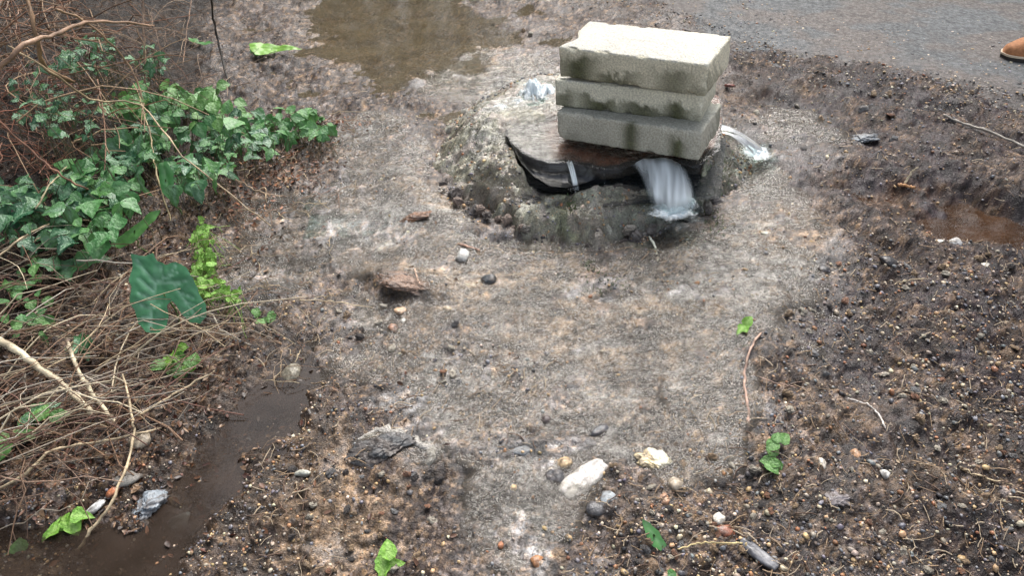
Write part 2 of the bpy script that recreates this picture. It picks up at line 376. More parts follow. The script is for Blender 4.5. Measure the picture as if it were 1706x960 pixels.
# the asphalt: a real sheet, its ragged edge sinks under the mud and grit
xs = np.concatenate([np.linspace(-.6, 4.4, 340), [5, 6, 8, 12, 20, 40, 80]]); tt = np.concatenate([np.linspace(-.12, 2.6, 210), [3, 4, 6, 10, 20]])
U, T = np.meshgrid(xs, tt)
def edge_y(x):
    e = np.where(x < _e1[0], _e0[1] + (x - _e0[0]) * (_e1[1] - _e0[1]) / (_e1[0] - _e0[0]), _e1[1] + (x - _e1[0]) * (_e2[1] - _e1[1]) / (_e2[0] - _e1[0]))
    return np.clip(e, -60, 60)
RX = U; RY = edge_y(U) + T * 1.2
rs = road_side(RX, RY)
c1, ri = cells(RX, RY, .010, 201); RZ = .004 + .0012 * (.6 - c1) + .003 * fbm(RX, RY, 6, 3, 205) - .03 * (1 - sstep(-.10, .08, rs + .10 * fbm(RX, RY, 7, 3, 207)))
me = mesh_np('road', np.stack([RX, RY, RZ], -1).reshape(-1, 3), grid_faces(*RX.shape))
RC = np.array([.056, .061, .065])[None, None] * (.72 + .8 * (ri ** 2))[..., None] * (1 + .25 * fbm(RX, RY, 4, 3, 209))[..., None]
dirt = sstep(.0, .5, .55 - rs * .62 + 1.4 * fbm(RX, RY, 6, 4, 211))[..., None] * .85
RC = RC * (1 - dirt) + dirt * np.array([.075, .06, .052]) * (1 + .8 * fbm(RX, RY, 50, 3, 213))[..., None]
set_col(me, 'Col', np.clip(RC, .01, .7).reshape(-1, 3)); tag(obj('road', me, M_ROAD), 'worn grey asphalt road with grit along its edge', kind='structure')

# ------------------------------------------------------------------ water lying and running on the ground
def film():
    X, Y = fan(520, 450); X = X[12:-14, 12:-12]; Y = Y[12:-14, 12:-12]
    m = wetness(X, Y); r = np.hypot(X - RM[0], Y - RM[1])
    m = m * sstep(.46, .53, r) * (1 - road_mask(X, Y))
    m = m + .35 * fbm(X, Y, 9, 4, 309) * (m > .01); off = -.022 + .0262 * sstep(.05, .6, m) + .0030 * fbm(X * 1.0, Y * 1.7, 20, 3, 301) + .0010 * fbm(X, Y * 1.7, 60, 2, 305)
    Z = H_low(X, Y) + off
    keep = off > -.014
    F = grid_faces(*X.shape); F = F[keep.ravel()[F].any(1)]
    used = np.unique(F); mp = np.full(X.size, -1); mp[used] = np.arange(len(used))
    V = np.stack([X, Y, Z], -1).reshape(-1, 3)[used]
    me = mesh_np('running_water', V, mp[F]); tag(obj('running_water', me, M_FILM), 'thin sheet of spilled water rippling over the grit', kind='structure')
film()
def pool(name, blob, level, mat, label, grow=1.9, n=110):
    Mi = np.linalg.inv(blob.M); a = np.linspace(-grow, grow, n); U, Vv = np.meshgrid(a, a)
    X = blob.c[0] + Mi[0, 0] * U + Mi[0, 1] * Vv; Y = blob.c[1] + Mi[1, 0] * U + Mi[1, 1] * Vv
    Z = level + .0002 * fbm(X, Y * 2, 18, 3, 33)
    F = grid_faces(n, n); rr = np.hypot(U, Vv).ravel(); F = F[(rr[F] < grow).all(1)]
    used = np.unique(F); mp = np.full(X.size, -1); mp[used] = np.arange(len(used))
    me = mesh_np(name, np.stack([X, Y, Z], -1).reshape(-1, 3)[used], mp[F][:, ::-1]); return tag(obj(name, me, mat), label, kind='structure')
def hl(b): return float(H_low(b.c[0], b.c[1]))
pool('puddle_water', POOL_TOP, -.010, M_POOL, 'shallow brown puddle above the flooded manhole')
pool('puddle_water', POOL_LOW, -.011, M_MUDDY, 'opaque muddy puddle running below the dead stems')
pool('puddle_water', POOL_CORNER, -.006, M_MUDDY, 'murky puddle in the bottom corner by the litter')
pool('puddle_water', TRENCH, -.010, M_TRENCH, 'rusty brown water standing in the trench under the dark bank')

# ------------------------------------------------------------------ the raised manhole the water wells up from
def poly_mask(poly, x, y):
    """signed distance-like: positive inside"""
    inside = np.zeros(np.shape(x), bool); dist = np.full(np.shape(x), 9.0); n = len(poly)
    for i in range(n):
        (x0, y0), (x1, y1) = poly[i], poly[(i + 1) % n]
        c = ((y0 > y) != (y1 > y)) & (x < (x1 - x0) * (y - y0) / (y1 - y0 + 1e-12) + x0); inside ^= c
        ex, ey = x1 - x0, y1 - y0; t = np.clip(((x - x0) * ex + (y - y0) * ey) / (ex * ex + ey * ey), 0, 1)
        dist = np.minimum(dist, np.hypot(x - x0 - t * ex, y - y0 - t * ey))
    return np.where(inside, dist, -dist)
ZT = .092
HOLE = [tuple(G(a, b, ZT)[:2]) for a, b in [(846, 236), (862, 262), (880, 291), (902, 305), (930, 311), (965, 309), (1000, 301), (1045, 299), (1090, 300), (1140, 298), (1168, 280), (1180, 200), (1000, 190), (900, 215)]]
n = 330; a = np.linspace(-.68, .68, n); U, Vv = np.meshgrid(a, a); MX = RM[0] + U; MY = RM[1] + Vv
rr = np.hypot(U, Vv); th = np.arctan2(Vv, U)
rim = .50 + .060 * fbm(np.cos(th) * 2, np.sin(th) * 2, 1.7, 4, 401) + .03 * fbm(MX, MY, 14, 3, 403) + .05 * np.clip(np.sin(th), 0, 1)
prof = 1 - sstep(rim - .16, rim + .07, rr)
front = np.clip(-np.sin(th), 0, 1)
prof2 = 1 - sstep(rim - .045, rim + .02, rr)
prof = prof * (1 - front * .8) + prof2 * front * .8
lobes, lid = cells(MX, MY, .045, 411)
MZ = -.03 + (ZT + .03) * prof * (1 - .46 * sstep(.30, .52, rr)) + .022 * fbm(MX, MY, 13, 3, 421) * (.3 + sstep(.2, .5, rr)) + .010 * fbm(MX, MY, 55, 3, 431)
edge_band = np.exp(-((rr - rim + .02) / .035) ** 2); MZ = MZ + .016 * edge_band * np.clip(.6 - lobes, -.1, .6)
back = np.clip(1 - 1.0 * sstep(-.25, .15, np.sin(th) * -1 - .2), 0, 1) * (1 - sstep(.40, .50, rr)); MZ = MZ + .034 * back
hm = poly_mask(HOLE, MX + .012 * fbm(MX, MY, 18, 2, 441), MY + .012 * fbm(MX, MY, 18, 2, 443))
MZ_film = -.03 + (ZT + .03) * prof * (1 - .46 * sstep(.30, .52, rr)) + .030 * back + .0025 + .0030 * fbm(MX, MY * 1.6, 26, 3, 491); MZ = MZ - .15 * sstep(-.006, .012, hm)
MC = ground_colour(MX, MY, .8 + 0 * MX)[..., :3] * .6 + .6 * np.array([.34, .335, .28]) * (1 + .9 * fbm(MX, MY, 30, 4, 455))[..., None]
def mixto(C, col, m): m = np.clip(m, 0, 1)[..., None]; return C * (1 - m) + np.asarray(col) * m
MC = mixto(MC, (.05, .085, .035), sstep(.35, .9, np.cos(th + .55) * .9 + 1.2 * fbm(MX, MY, 12, 3, 461)) * sstep(.25, .42, rr) * .55)
MC = mixto(MC, (.20, .19, .07), sstep(.3, .9, -np.cos(th - .5) + 1.3 * fbm(MX, MY, 12, 3, 463)) * .28)
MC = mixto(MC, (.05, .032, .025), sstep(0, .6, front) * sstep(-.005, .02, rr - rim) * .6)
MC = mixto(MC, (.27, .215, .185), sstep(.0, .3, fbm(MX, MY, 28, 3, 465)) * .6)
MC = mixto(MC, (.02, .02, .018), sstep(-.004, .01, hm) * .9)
dd, rid = cells(MX, MY, .012, 471); MC = MC * (.72 + .75 * rid ** 2)[..., None]
F = grid_faces(n, n); F = F[(rr.ravel()[F] < .66).all(1)]
used = np.unique(F); mp = np.full(MX.size, -1); mp[used] = np.arange(len(used))
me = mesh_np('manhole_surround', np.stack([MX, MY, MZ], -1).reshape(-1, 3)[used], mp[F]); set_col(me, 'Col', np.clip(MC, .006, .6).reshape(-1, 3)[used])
man = empty('manhole', (RM[0], RM[1], 0))
tag(man, 'round raised concrete manhole crusted with silt and moss, water welling out', 'manhole')
def child(o, parent): o.parent = parent; o.matrix_parent_inverse = Matrix.Translation(parent.location).inverted(); return o
child(obj('surround', me, M_GROUND), man)
F = grid_faces(n, n); hr = hm.ravel(); F = F[(rr.ravel()[F] < .60).all(1) & (hr[F] < -.004).all(1)]; used = np.unique(F); mp = np.full(MX.size, -1); mp[used] = np.arange(len(used))
tag(obj('running_water', mesh_np('running_water', np.stack([MX, MY, MZ_film], -1).reshape(-1, 3)[used], mp[F]), M_FILM), 'clear water brimming over the rim of the manhole', kind='structure')
# cover slab lying askew in the opening, under the blocks
CT = .112
COVER = [G(a, b, CT)[:2] for a, b in [(842, 226), (866, 247), (888, 262), (912, 267), (940, 266), (968, 270), (1000, 277), (1030, 275), (1052, 269), (1085, 262), (1112, 261), (1160, 268), (1192, 245), (1205, 200), (1200, 160), (1100, 138), (960, 130), (880, 150), (842, 190)]]
def plate(name, poly, z0, z1, col, mat, seed=0, step=.012, amp=.003):
    P = np.array(poly); lo = P.min(0); hi = P.max(0)
    gx, gy = np.meshgrid(np.arange(lo[0], hi[0], step), np.arange(lo[1], hi[1], step)); m = poly_mask([tuple(p) for p in P], gx, gy) > step * .5
    dens = []
    for i in range(len(P)):
        a, b = P[i], P[(i + 1) % len(P)]; k = max(1, int(np.linalg.norm(b - a) / step))
        for j in range(k): dens.append(a + (b - a) * j / k)
    D = np.array(dens); I = np.stack([gx[m], gy[m]], -1)
    pts = [Vector(p) for p in np.concatenate([D, I])]; nd = len(D)
    v, e, f, *_ = delaunay_2d_cdt(pts, [(i, (i + 1) % nd) for i in range(nd)], [], 1, 1e-6)
    vv = np.array([p[:] for p in v]); k = len(vv); F = [list(t) for t in f]
    top = np.c_[vv, np.full(k, z1) + amp * fbm(vv[:, 0], vv[:, 1], 25, 3, seed)]; bot = np.c_[vv, np.full(k, z0)]
    FF = [tuple(t) for t in F] + [tuple(i + k for i in reversed(t)) for t in F] + [((i + 1) % nd, i, i + k, (i + 1) % nd + k) for i in range(nd)]
    me = bpy.data.meshes.new(name); me.from_pydata(np.concatenate([top, bot]).tolist(), [], FF); me.update()
    cc = np.asarray(col(np.concatenate([vv, vv]))); cc[k:] = .010; cc[:nd] = .012; set_col(me, 'Col', cc)
    return obj(name, me, mat)
def cover_col(v):
    n_ = fbm(v[:, 0], v[:, 1], 20, 4, 501)
    L_ = G(925, 250, CT)[:2]; rust = sstep(-.05, .05, v[:, 0] - L_[0] + .10 * (v[:, 1] - L_[1]))  # split painted where the blocks' reflection ends; grey left stands for sky glare
    c = np.array([.15, .14, .125])[None] * (1 - rust[:, None]) + np.array([.12, .045, .022])[None] * rust[:, None]
    d_, r_ = cells(v[:, 0], v[:, 1], .014, 5); return np.clip(c * (1 + 1.3 * n_)[:, None] * (.6 + .8 * r_)[:, None], .01, .6)
o = plate('manhole_cover', COVER, CT - .016, CT, cover_col, M_GROUND, 511, .010, .006)
tag(o, 'rust brown broken cover slab under shallow water below the concrete blocks', 'cover')
# water standing on the cover and spilling to the front; flat sheet a little above the slab, curling over its front lip
def cover_water():
    front = [(850, 238), (870, 256), (890, 266), (915, 271), (945, 271), (972, 275), (1002, 281), (1032, 279), (1055, 272), (1090, 266), (1118, 266), (1165, 274), (1200, 250)]
    back = [(838, 175), (850, 160), (868, 150), (890, 142), (915, 138), (945, 136), (972, 136), (1002, 138), (1032, 140), (1055, 142), (1090, 146), (1130, 150), (1200, 165)]
    nr = 26; rows = []
    f = np.array(front, float); b = np.array(back, float)
    t2 = np.linspace(0, len(f) - 1, 80); fi = np.stack([np.interp(t2, np.arange(len(f)), f[:, k]) for k in (0, 1)], -1); bi = np.stack([np.interp(t2, np.arange(len(b)), b[:, k]) for k in (0, 1)], -1)
    for r in range(nr):
        s = r / (nr - 1); q = fi * (1 - s) + bi * s; rows.append([G(a_, b_, CT + .012) for a_, b_ in q])
    R = np.array(rows); R[:, :, 2] += .0015 * fbm(R[:, :, 0], R[:, :, 1] * 2, 14, 3, 521)
    lip = []                                                  # curl down over the front edge
    for k, dz in ((1, -.004), (2, -.014), (3, -.028)):
        q = R[0].copy(); q[:, 1] -= .006 * k ** .6; q[:, 2] += dz; lip.append(q)
    A = np.concatenate([np.array(lip[::-1]), R]); me = mesh_np('water', A.reshape(-1, 3), grid_faces(*A.shape[:2]))
    tag(obj('pool_water', me, M_CLEAR), 'clear shallow water standing round the foot of the blocks', kind='structure')
cover_water()
def rubber_sheet():
    inner = [(852, 234), (868, 250), (888, 263), (915, 269), (945, 271), (975, 277), (1008, 285)]; outer = [(851, 237), (869, 274), (891, 301), (915, 314), (945, 313), (977, 304), (1010, 290)]
    k = 60; q = np.linspace(0, 6, k); f = lambda pts, z: np.stack([np.interp(q, np.arange(7), [G(a_, b_, z)[c] for a_, b_ in pts]) for c in range(3)], -1)
    A = f(inner, CT + .002); B = f(outer, ZT + .008); rows = []
    for j in range(14):
        t = j / 13; P = A * (1 - t) + B * t; P[:, 2] += -.030 * math.sin(math.pi * t) * np.minimum(1, q / 1.5) + .008 * fbm(P[:, 0] * 1.0, P[:, 1], 22, 3, 77) * math.sin(math.pi * t) + .012 * t * np.exp(-((q - 2.2) / 1.2) ** 2); rows.append(P)
    R = np.array(rows[::-1]); T = R.reshape(-1, 3); Bt = T - np.array([0, 0, .003]); F = grid_faces(14, k)
    me = mesh_np('rubber_sheet', np.concatenate([T, Bt]), np.concatenate([F, F[:, ::-1] + len(T)])); m, nt_, b = new_mat('black_rubber'); b.inputs['Base Color'].default_value = (.010, .011, .013, 1); b.inputs['Roughness'].default_value = .22
    bump(nt_, noise_node(nt_, 40, 3).outputs[0], b, .004); tag(obj('rubber_sheet', me, m), 'glossy black torn sheet curling up at the front left of the opening', 'sheet')
rubber_sheet()
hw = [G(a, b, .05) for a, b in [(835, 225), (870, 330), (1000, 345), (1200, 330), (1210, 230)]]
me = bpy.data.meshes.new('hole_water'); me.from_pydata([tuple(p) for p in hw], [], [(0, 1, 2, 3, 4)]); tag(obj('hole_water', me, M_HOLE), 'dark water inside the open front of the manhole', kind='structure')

# ------------------------------------------------------------------ three concrete blocks
def block_mesh(L, W, Hh, seed, stain, base, notch=0, step=.006, side=(.65, .60, .46), topc=(.47, .455, .40), chips=.5):
    n = [int(L / step), int(W / step), max(8, int(Hh / step))]; Vs = []; Fs = []; off = 0; D = np.array([L, W, Hh])
    for ax in range(3):
        for sgn in (0, 1):
            i, j = [(1, 2), (0, 2), (0, 1)][ax]
            gi, gj = np.meshgrid(np.linspace(0, 1, n[i] + 1), np.linspace(0, 1, n[j] + 1), indexing='ij')
            P = np.zeros(gi.shape + (3,)); P[..., i] = gi * D[i]; P[..., j] = gj * D[j]; P[..., ax] = sgn * D[ax]
            F = grid_faces(*gi.shape); flip = (ax == 1) ^ (sgn == 1)
            if not flip: F = F
            else: F = F[:, ::-1]
            Vs.append(P.reshape(-1, 3)); Fs.append(F + off); off += gi.size
    V = np.concatenate(Vs); F = np.concatenate(Fs)
    r = .0045; C = np.clip(V, r, D - r); d = V - C; ln = np.linalg.norm(d, axis=1); ed = ln > r * 1.01
    V[ed] = C[ed] + d[ed] / ln[ed][:, None] * r
    # chipped edges
    near = np.sum((np.minimum(V, D - V) < .012), axis=1) >= 2
    ch = (fbm(V[:, 0] + V[:, 2], V[:, 1] + V[:, 2] * .7, 30, 3, seed) - .10).clip(0, .5) * .045 * chips
    cen = D / 2; dirn = cen - V; dirn[:, 0] = np.sign(dirn[:, 0]) * np.minimum(abs(dirn[:, 0]), .03); V[near] += (dirn / np.linalg.norm(dirn, axis=1)[:, None])[near] * ch[near][:, None]
    V += (.0012 * fbm(V[:, 0] + V[:, 1], V[:, 2] + V[:, 1] * .7, 60, 3, seed + 5))[:, None] * np.array([.5, 1, .8])
    if notch: wgt = (1 - V[:, 0] / .12).clip(0, 1); V[:, 0] += wgt * notch * np.exp(-((V[:, 1] - .075) / .038) ** 2)
    x, y, z = V.T; zt = z / Hh
    istop = zt > .985; isend = (x > L - .004)
    K = np.where(istop[:, None], np.array(topc), np.array(side)) * (1 + .20 * fbm(x, z + y, 9, 4, seed + 9))[:, None]
    K = np.where((isend & ~istop)[:, None], K * 1.12, K)  # right end painted paler, as the side turned to the light
    # algae on the sides: blotches that climb from the lower arris
    nz = fbm(x, z * .8 + y, 22, 6, seed + 13, .68)
    m = np.zeros(len(V))
    for cx, hw_, hh, am in stain: m = np.maximum(m, am * np.exp(-((x - cx) / hw_) ** 2 * 1.2) * (1 - sstep(hh * .75, hh * 1.15, zt + .35 * nz)))
    m = np.clip(m * (y < .01) + (y >= .01) * (~istop) * .45 * sstep(.0, .3, nz + .25 - .5 * zt), 0, 1)
    if base: m = np.maximum(m, base * (1 - sstep(.2, .5, zt + .5 * nz)) * ~istop)
    K = K * (1 - m[:, None]) + m[:, None] * np.array([.062, .066, .028]) * (1 + .7 * fbm(x, z + y, 90, 2, seed + 17))[:, None]
    ln_ = istop * (np.exp(-((y - W * .52 + .05 * (x - .2)) / .003) ** 2)) * sstep(-.1, .1, fbm(x, y, 12, 2, seed + 19)) * (x < .3)
    K = K * (1 - .3 * ln_)[:, None]
    me = mesh_np('concrete_block', V, F); set_col(me, 'Col', np.clip(K, .01, .8)); 
    bm = bmesh.new(); bm.from_mesh(me); bmesh.ops.remove_doubles(bm, verts=bm.verts, dist=.0002); bmesh.ops.recalc_face_normals(bm, faces=bm.faces); bm.to_mesh(me); bm.free()
    me.polygons.foreach_set('use_smooth', np.ones(len(me.polygons), bool))
    return me
def put_block(me, x, y, z, yaw, tx, ty, label):
    o = obj('concrete_block', me, M_BLOCK)
    R = Matrix.Rotation(yaw, 4, 'Z') @ Matrix.Rotation(tx, 4, 'X') @ Matrix.Rotation(ty, 4, 'Y'); o.matrix_world = Matrix.Translation((x, y, z)) @ R
    tag(o, label, 'concrete block', 'concrete blocks stacked on the manhole')
put_block(block_mesh(.44, .215, .091, 600, [(.06, .07, .85, .95), (.17, .09, .42, .85), (.35, .06, .75, .7), (.42, .05, .4, .5)], 0, .024), .17, 2.094, .318, -.538, .028, -.046,
          'top concrete block of the stack, with a clean white upper face')
put_block(block_mesh(.44, .215, .083, 640, [(.03, .05, .6, .8), (.14, .09, .45, .95), (.27, .10, .42, .9), (.37, .05, .6, .95), (.43, .03, .2, .5)], .25, 0, side=(.63, .60, .48)), .157, 2.094, .2265, -.44, -.03, -.035,
          'middle concrete block of the stack, a dark algae band along its lower edge')
put_block(block_mesh(.44, .215, .087, 680, [(.235, .03, .95, .9), (.375, .028, .8, .95), (.05, .05, .3, .3)], .12, 0, side=(.42, .40, .33), topc=(.3, .3, .26)), .16, 2.048, .139, -.511, -.027, -.051,
          'bottom concrete block of the stack, grey and wet just above the water')

# ------------------------------------------------------------------ falling water and foam
def white_water(name):
    m = bpy.data.materials.new(name); m.use_nodes = True; nt = m.node_tree; nt.nodes.clear()
    out = N(nt, 'ShaderNodeOutputMaterial'); tr = N(nt, 'ShaderNodeBsdfTransparent'); tr.inputs[0].default_value = (.85, .93, .92, 1)
    df = N(nt, 'ShaderNodeBsdfDiffuse'); df.inputs[0].default_value = (.80, .87, .90, 1)
    gl = N(nt, 'ShaderNodeBsdfGlossy'); gl.inputs['Roughness'].default_value = .28
    fr = N(nt, 'ShaderNodeFresnel'); fr.inputs[0].default_value = 1.36
    at = N(nt, 'ShaderNodeVertexColor', layer_name='Col')
    n1 = noise_node(nt, 45, 3); b = bump(nt, n1.outputs[0], None, .0015); nt.links.new(b, gl.inputs['Normal']); nt.links.new(b, fr.inputs['Normal'])
    m1 = N(nt, 'ShaderNodeMixShader'); nt.links.new(at.outputs[0], m1.inputs[0]); nt.links.new(tr.outputs[0], m1.inputs[1]); nt.links.new(df.outputs[0], m1.inputs[2])
    m2 = N(nt, 'ShaderNodeMixShader'); mm = N(nt, 'ShaderNodeMath', operation='MULTIPLY'); nt.links.new(fr.outputs[0], mm.inputs[0]); nt.links.new(maprange(nt, at.outputs[0], .02, .3, 0, 1), mm.inputs[1]); nt.links.new(mm.outputs[0], m2.inputs[0]); nt.links.new(m1.outputs[0], m2.inputs[1]); nt.links.new(gl.outputs[0], m2.inputs[2])
    nt.links.new(m2.outputs[0], out.inputs[0]); return m
M_WHITE = white_water('aerated_water')
def cascade(name, tops, ends, z0, z1, rise, label, ns=60, nt_=40, seed=0, base=.25, streak=14):
    """sheet of water thrown from the lip (tops) to its foot (ends)"""
    s = np.linspace(0, 1, ns); ti = np.linspace(0, 1, nt_)
    def lerp(pts, z):
        pts = np.array([G(a_, b_, z) for a_, b_ in pts]); k = np.linspace(0, len(pts) - 1, ns); return np.stack([np.interp(k, np.arange(len(pts)), pts[:, c]) for c in range(3)], -1)
    A = lerp(tops, z0); B = lerp(ends, z1); T = ti[:, None, None]
    P = A[None] * (1 - T) + B[None] * T; P[:, :, 2] = z0 + (z1 - z0) * (ti ** 1.9)[:, None] + rise * 4 * (ti * (1 - ti))[:, None] * .5
    S, TT = np.meshgrid(s, ti); w_ = fbm(S * streak / 6, TT * .5, 2, 3, seed); P[:, :, 2] += .008 * w_; P[:, :, 1] += .008 * fbm(S * streak / 6, TT * .5, 2, 2, seed + 4)
    al = np.clip(base + .7 * fbm(S * streak / 4 + TT * .8, TT * .45, 2.2, 3, seed + 7) + .3 * TT ** 2, 0, .78) * sstep(0, .22, S) * sstep(0, .22, 1 - S) * (1 - .75 * sstep(.8, 1, TT))
    me = mesh_np(name, P.reshape(-1, 3), grid_faces(nt_, ns)[:, ::-1]); set_col(me, 'Col', np.repeat(al.reshape(-1, 1), 3, 1))
    return tag(obj(name, me, M_WHITE), label, kind='structure')
cascade('water_spout', [(1050, 275), (1070, 264), (1095, 263), (1120, 268), (1138, 276)], [(1080, 335), (1094, 346), (1118, 356), (1146, 350), (1160, 332)], CT + .013, .075, .02, 'milky sheet of water pouring out below the blocks', seed=3, base=.45)
cascade('water_spout', [(943, 268), (948, 269), (953, 270)], [(954, 314), (959, 317), (966, 315)], CT + .012, .082, .0, 'thin white trickle falling over the front lip', ns=24, seed=5, base=.55)
cascade('water_spout', [(1196, 208), (1200, 212), (1206, 222)], [(1262, 240), (1276, 254), (1258, 266)], .10, .022, -.012, 'thin white spurt leaving the manhole beside the blocks', ns=30, seed=8, base=.3)
FP = []; FS = []
def foam(px, py, z, sx, sy, n_, s0, s1, up=.01):
    for _ in range(n_):
        a_ = random.gauss(0, sx); b_ = random.gauss(0, sy); p = G(px + a_, py + b_, z); FP.append((p[0], p[1], z + abs(random.gauss(0, up)))); FS.append(random.uniform(s0, s1))
foam(889, 150, .124, 6, 6, 120, .001, .003, .012); foam(912, 150, .124, 8, 5, 60, .001, .003, .006); foam(862, 166, .124, 8, 3, 60, .001, .0028, .003); foam(832, 176, .124, 8, 3, 70, .001, .0028, .003)
foam(1120, 350, .07, 17, 6, 90, .0008, .0022, .003); foam(985, 298, .055, 12, 4, 60, .001, .002, .003); foam(1262, 252, .035, 11, 5, 60, .0008, .002, .003)
foam(960, 316, .082, 5, 2, 20, .0008, .002, .002)
def boil(px, py, z, wx, wy, hgt, seed, amt=1.0, k=70):
    c = G(px, py, z); sx = (G(px + wx, py, z) - G(px - wx, py, z))[0] / 2; sy = abs((G(px, py + wy, z) - G(px, py - wy, z))[1]) / 2
    u, v = np.meshgrid(np.linspace(-1.3, 1.3, k), np.linspace(-1.3, 1.3, k)); f_ = fbm(u, v, 3.0, 5, seed, .62); r2 = u * u + v * v + .5 * f_; env = np.exp(-r2 * 2.0)
    lump = np.abs(fbm(u, v, 5, 3, seed + 3)); Z = z - .003 + hgt * env * (.75 + 1.6 * f_ - .7 * lump); al = np.clip(env * 2.0 - .12 + 1.1 * f_, 0, .97) * amt * (1 - sstep(.9, 1.25, np.hypot(u, v)))
    me = mesh_np('water_boil', np.stack([c[0] + u * sx, c[1] + v * sy, Z], -1).reshape(-1, 3), grid_faces(k, k)); set_col(me, 'Col', np.repeat(al.reshape(-1, 1), 3, 1)); return me
for a_, lab_ in [((888, 152, .126, 21, 17, .060, 31), 'tallest white boil of water left of the blocks'), ((912, 152, .126, 17, 14, .028, 32, .9), 'bluish froth touching the block stack'), ((862, 168, .125, 15, 7, .007, 33, .6), 'small froth patch left of the tallest boil'),
                 ((834, 177, .124, 18, 8, .008, 34, .6), 'outermost froth patch on the flooded rim'), ((1120, 352, .068, 38, 14, .016, 35, .75), 'froth at the foot of the milky spill'), ((1146, 336, .07, 16, 14, .014, 36, .5), 'thin froth right of the milky spill'),
                 ((1262, 253, .03, 22, 12, .012, 37, .75), 'pale splash beside the manhole at the right'), ((985, 296, .056, 18, 9, .012, 38, .7), 'bluish froth inside the dark opening'), ((590, 372, .0, 60, 16, .004, 39, .28), 'pale froth on the flow left of the manhole'), ((548, 322, .0, 26, 18, .003, 40, .3), 'pale blue froth at the edge of the leaf litter')]:
    tag(obj('water_boil', boil(*a_), M_WHITE), lab_, kind='structure')
M_FOAM, _n, _b = new_mat('foam'); _b.inputs['Base Color'].default_value = (.80, .84, .85, 1); _b.inputs['Roughness'].default_value = .4; _b.inputs['Alpha'].default_value = .6
FP = np.array(FP); FS = np.array(FS)
o = scatter_rocks('foam', FP, FS, np.full(len(FS), .7), np.ones((len(FS), 3)), M_FOAM, ICO1, 9, .5); tag(o, 'white bubbling froth where the water boils up', kind='stuff')
o.data.polygons.foreach_set('use_smooth', np.ones(len(o.data.polygons), bool))

# ------------------------------------------------------------------ gravel and litter nobody could count
def region_points(n_, x0=-40, x1=1746, y0=-30, y1=1000, gamma=1.0):
    """random ground points spread over the stretch of ground in view, denser near the viewer"""
    px = RNG.uniform(x0, x1, n_); py = y0 + (y1 - y0) * RNG.uniform(0, 1, n_) ** gamma
    d = _fw[None] * FPX + _rt[None] * (px - 853)[:, None] - _up[None] * (py - 480)[:, None]; t = -CAM_H / d[:, 2]
    return (CO + d * t[:, None])[:, :2]
def rock_cols(n_, dark=.35):
    base = np.array([[.30, .25, .20], [.42, .28, .15], [.19, .19, .20], [.05, .045, .047], [.56, .47, .35], [.30, .14, .07], [.12, .115, .13]])
    p = np.array([.2, .2, .16, dark * .5, .10, .09, .13]); p /= p.sum(); k = RNG.choice(len(base), n_, p=p)
    return base[k] * RNG.uniform(.6, 1.3, (n_, 1)) * RNG.uniform(.93, 1.07, (n_, 3))
def gravel(name, n_, s0, s1, keepfun, label, y0=-30, base=ICO1, seed=4, squash=(.45, .8), gamma=1.0):
    P = region_points(n_, y0=y0, gamma=gamma); x, y = P.T
    k = keepfun(x, y) > RNG.uniform(0, 1, n_); x = x[k]; y = y[k]
    r = np.hypot(x - RM[0], y - RM[1]); ok = r > .52; x = x[ok]; y = y[ok]
    s = s0 * (s1 / s0) ** (RNG.uniform(0, 1, len(x)) ** 2.0); z = H(x, y); z = np.maximum(z, 0 * z - .03)
    o = scatter_rocks(name, np.stack([x, y, z], -1), s, RNG.uniform(*squash, len(x)), rock_cols(len(x)), M_STONE, base, seed, .3)
    return tag(o, label, kind='stuff')
def g_keep(x, y):
    wet = union(WET, x, y); n_ = fbm(x, y, 5, 3, 701)
    k = .55 + .9 * n_ + .35 * sstep(.3, 1.2, x) - .35 * wet - road_mask(x, y) * .9
    return np.clip(k, .04, 1) * (1 - .85 * np.maximum(np.maximum(POOL_LOW(x, y), TRENCH(x, y)), POOL_TOP(x, y))) * (1 - .95 * sstep(.0, .3, bank_left(x, y) * 5))
gravel('gravel', 34000, .0016, .0055, g_keep, 'fine mixed grit and gravel bedded in the mud')
def g_keep2(x, y): return g_keep(x, y) * np.clip(.2 + 1.2 * fbm(x, y, 3, 3, 711) + .5 * union([Blob(1150, 830, 300, 150), Blob(1600, 560, 250, 200), Blob(650, 540, 140, 50)], x, y), .03, 1)
gravel('gravel', 5200, .0045, .0095, g_keep2, 'larger loose chippings strewn in the dark soil', seed=6, gamma=.9)
def road_keep(x, y): return sstep(-.4, .0, road_side(x, y)) * (1 - sstep(.0, .8, road_side(x, y) + .5 * fbm(x, y, 3, 3, 721)))
def road_gravel():
    P = region_points(9000, 700, 1746, -60, 260); x, y = P.T; k = road_keep(x, y) > RNG.uniform(0, 1, len(x)); x, y = x[k], y[k]
    s = .0035 * 2.6 ** (RNG.uniform(0, 1, len(x)) ** 2); z = np.maximum(H(x, y), .002 + 0 * x)
    cols = rock_cols(len(x), .3); o = scatter_rocks('gravel', np.stack([x, y, z], -1), s, RNG.uniform(.3, .6, len(x)), cols, M_STONE, ICO1, 8, .3); tag(o, 'grit washed along the edge of the asphalt', kind='stuff')
road_gravel()
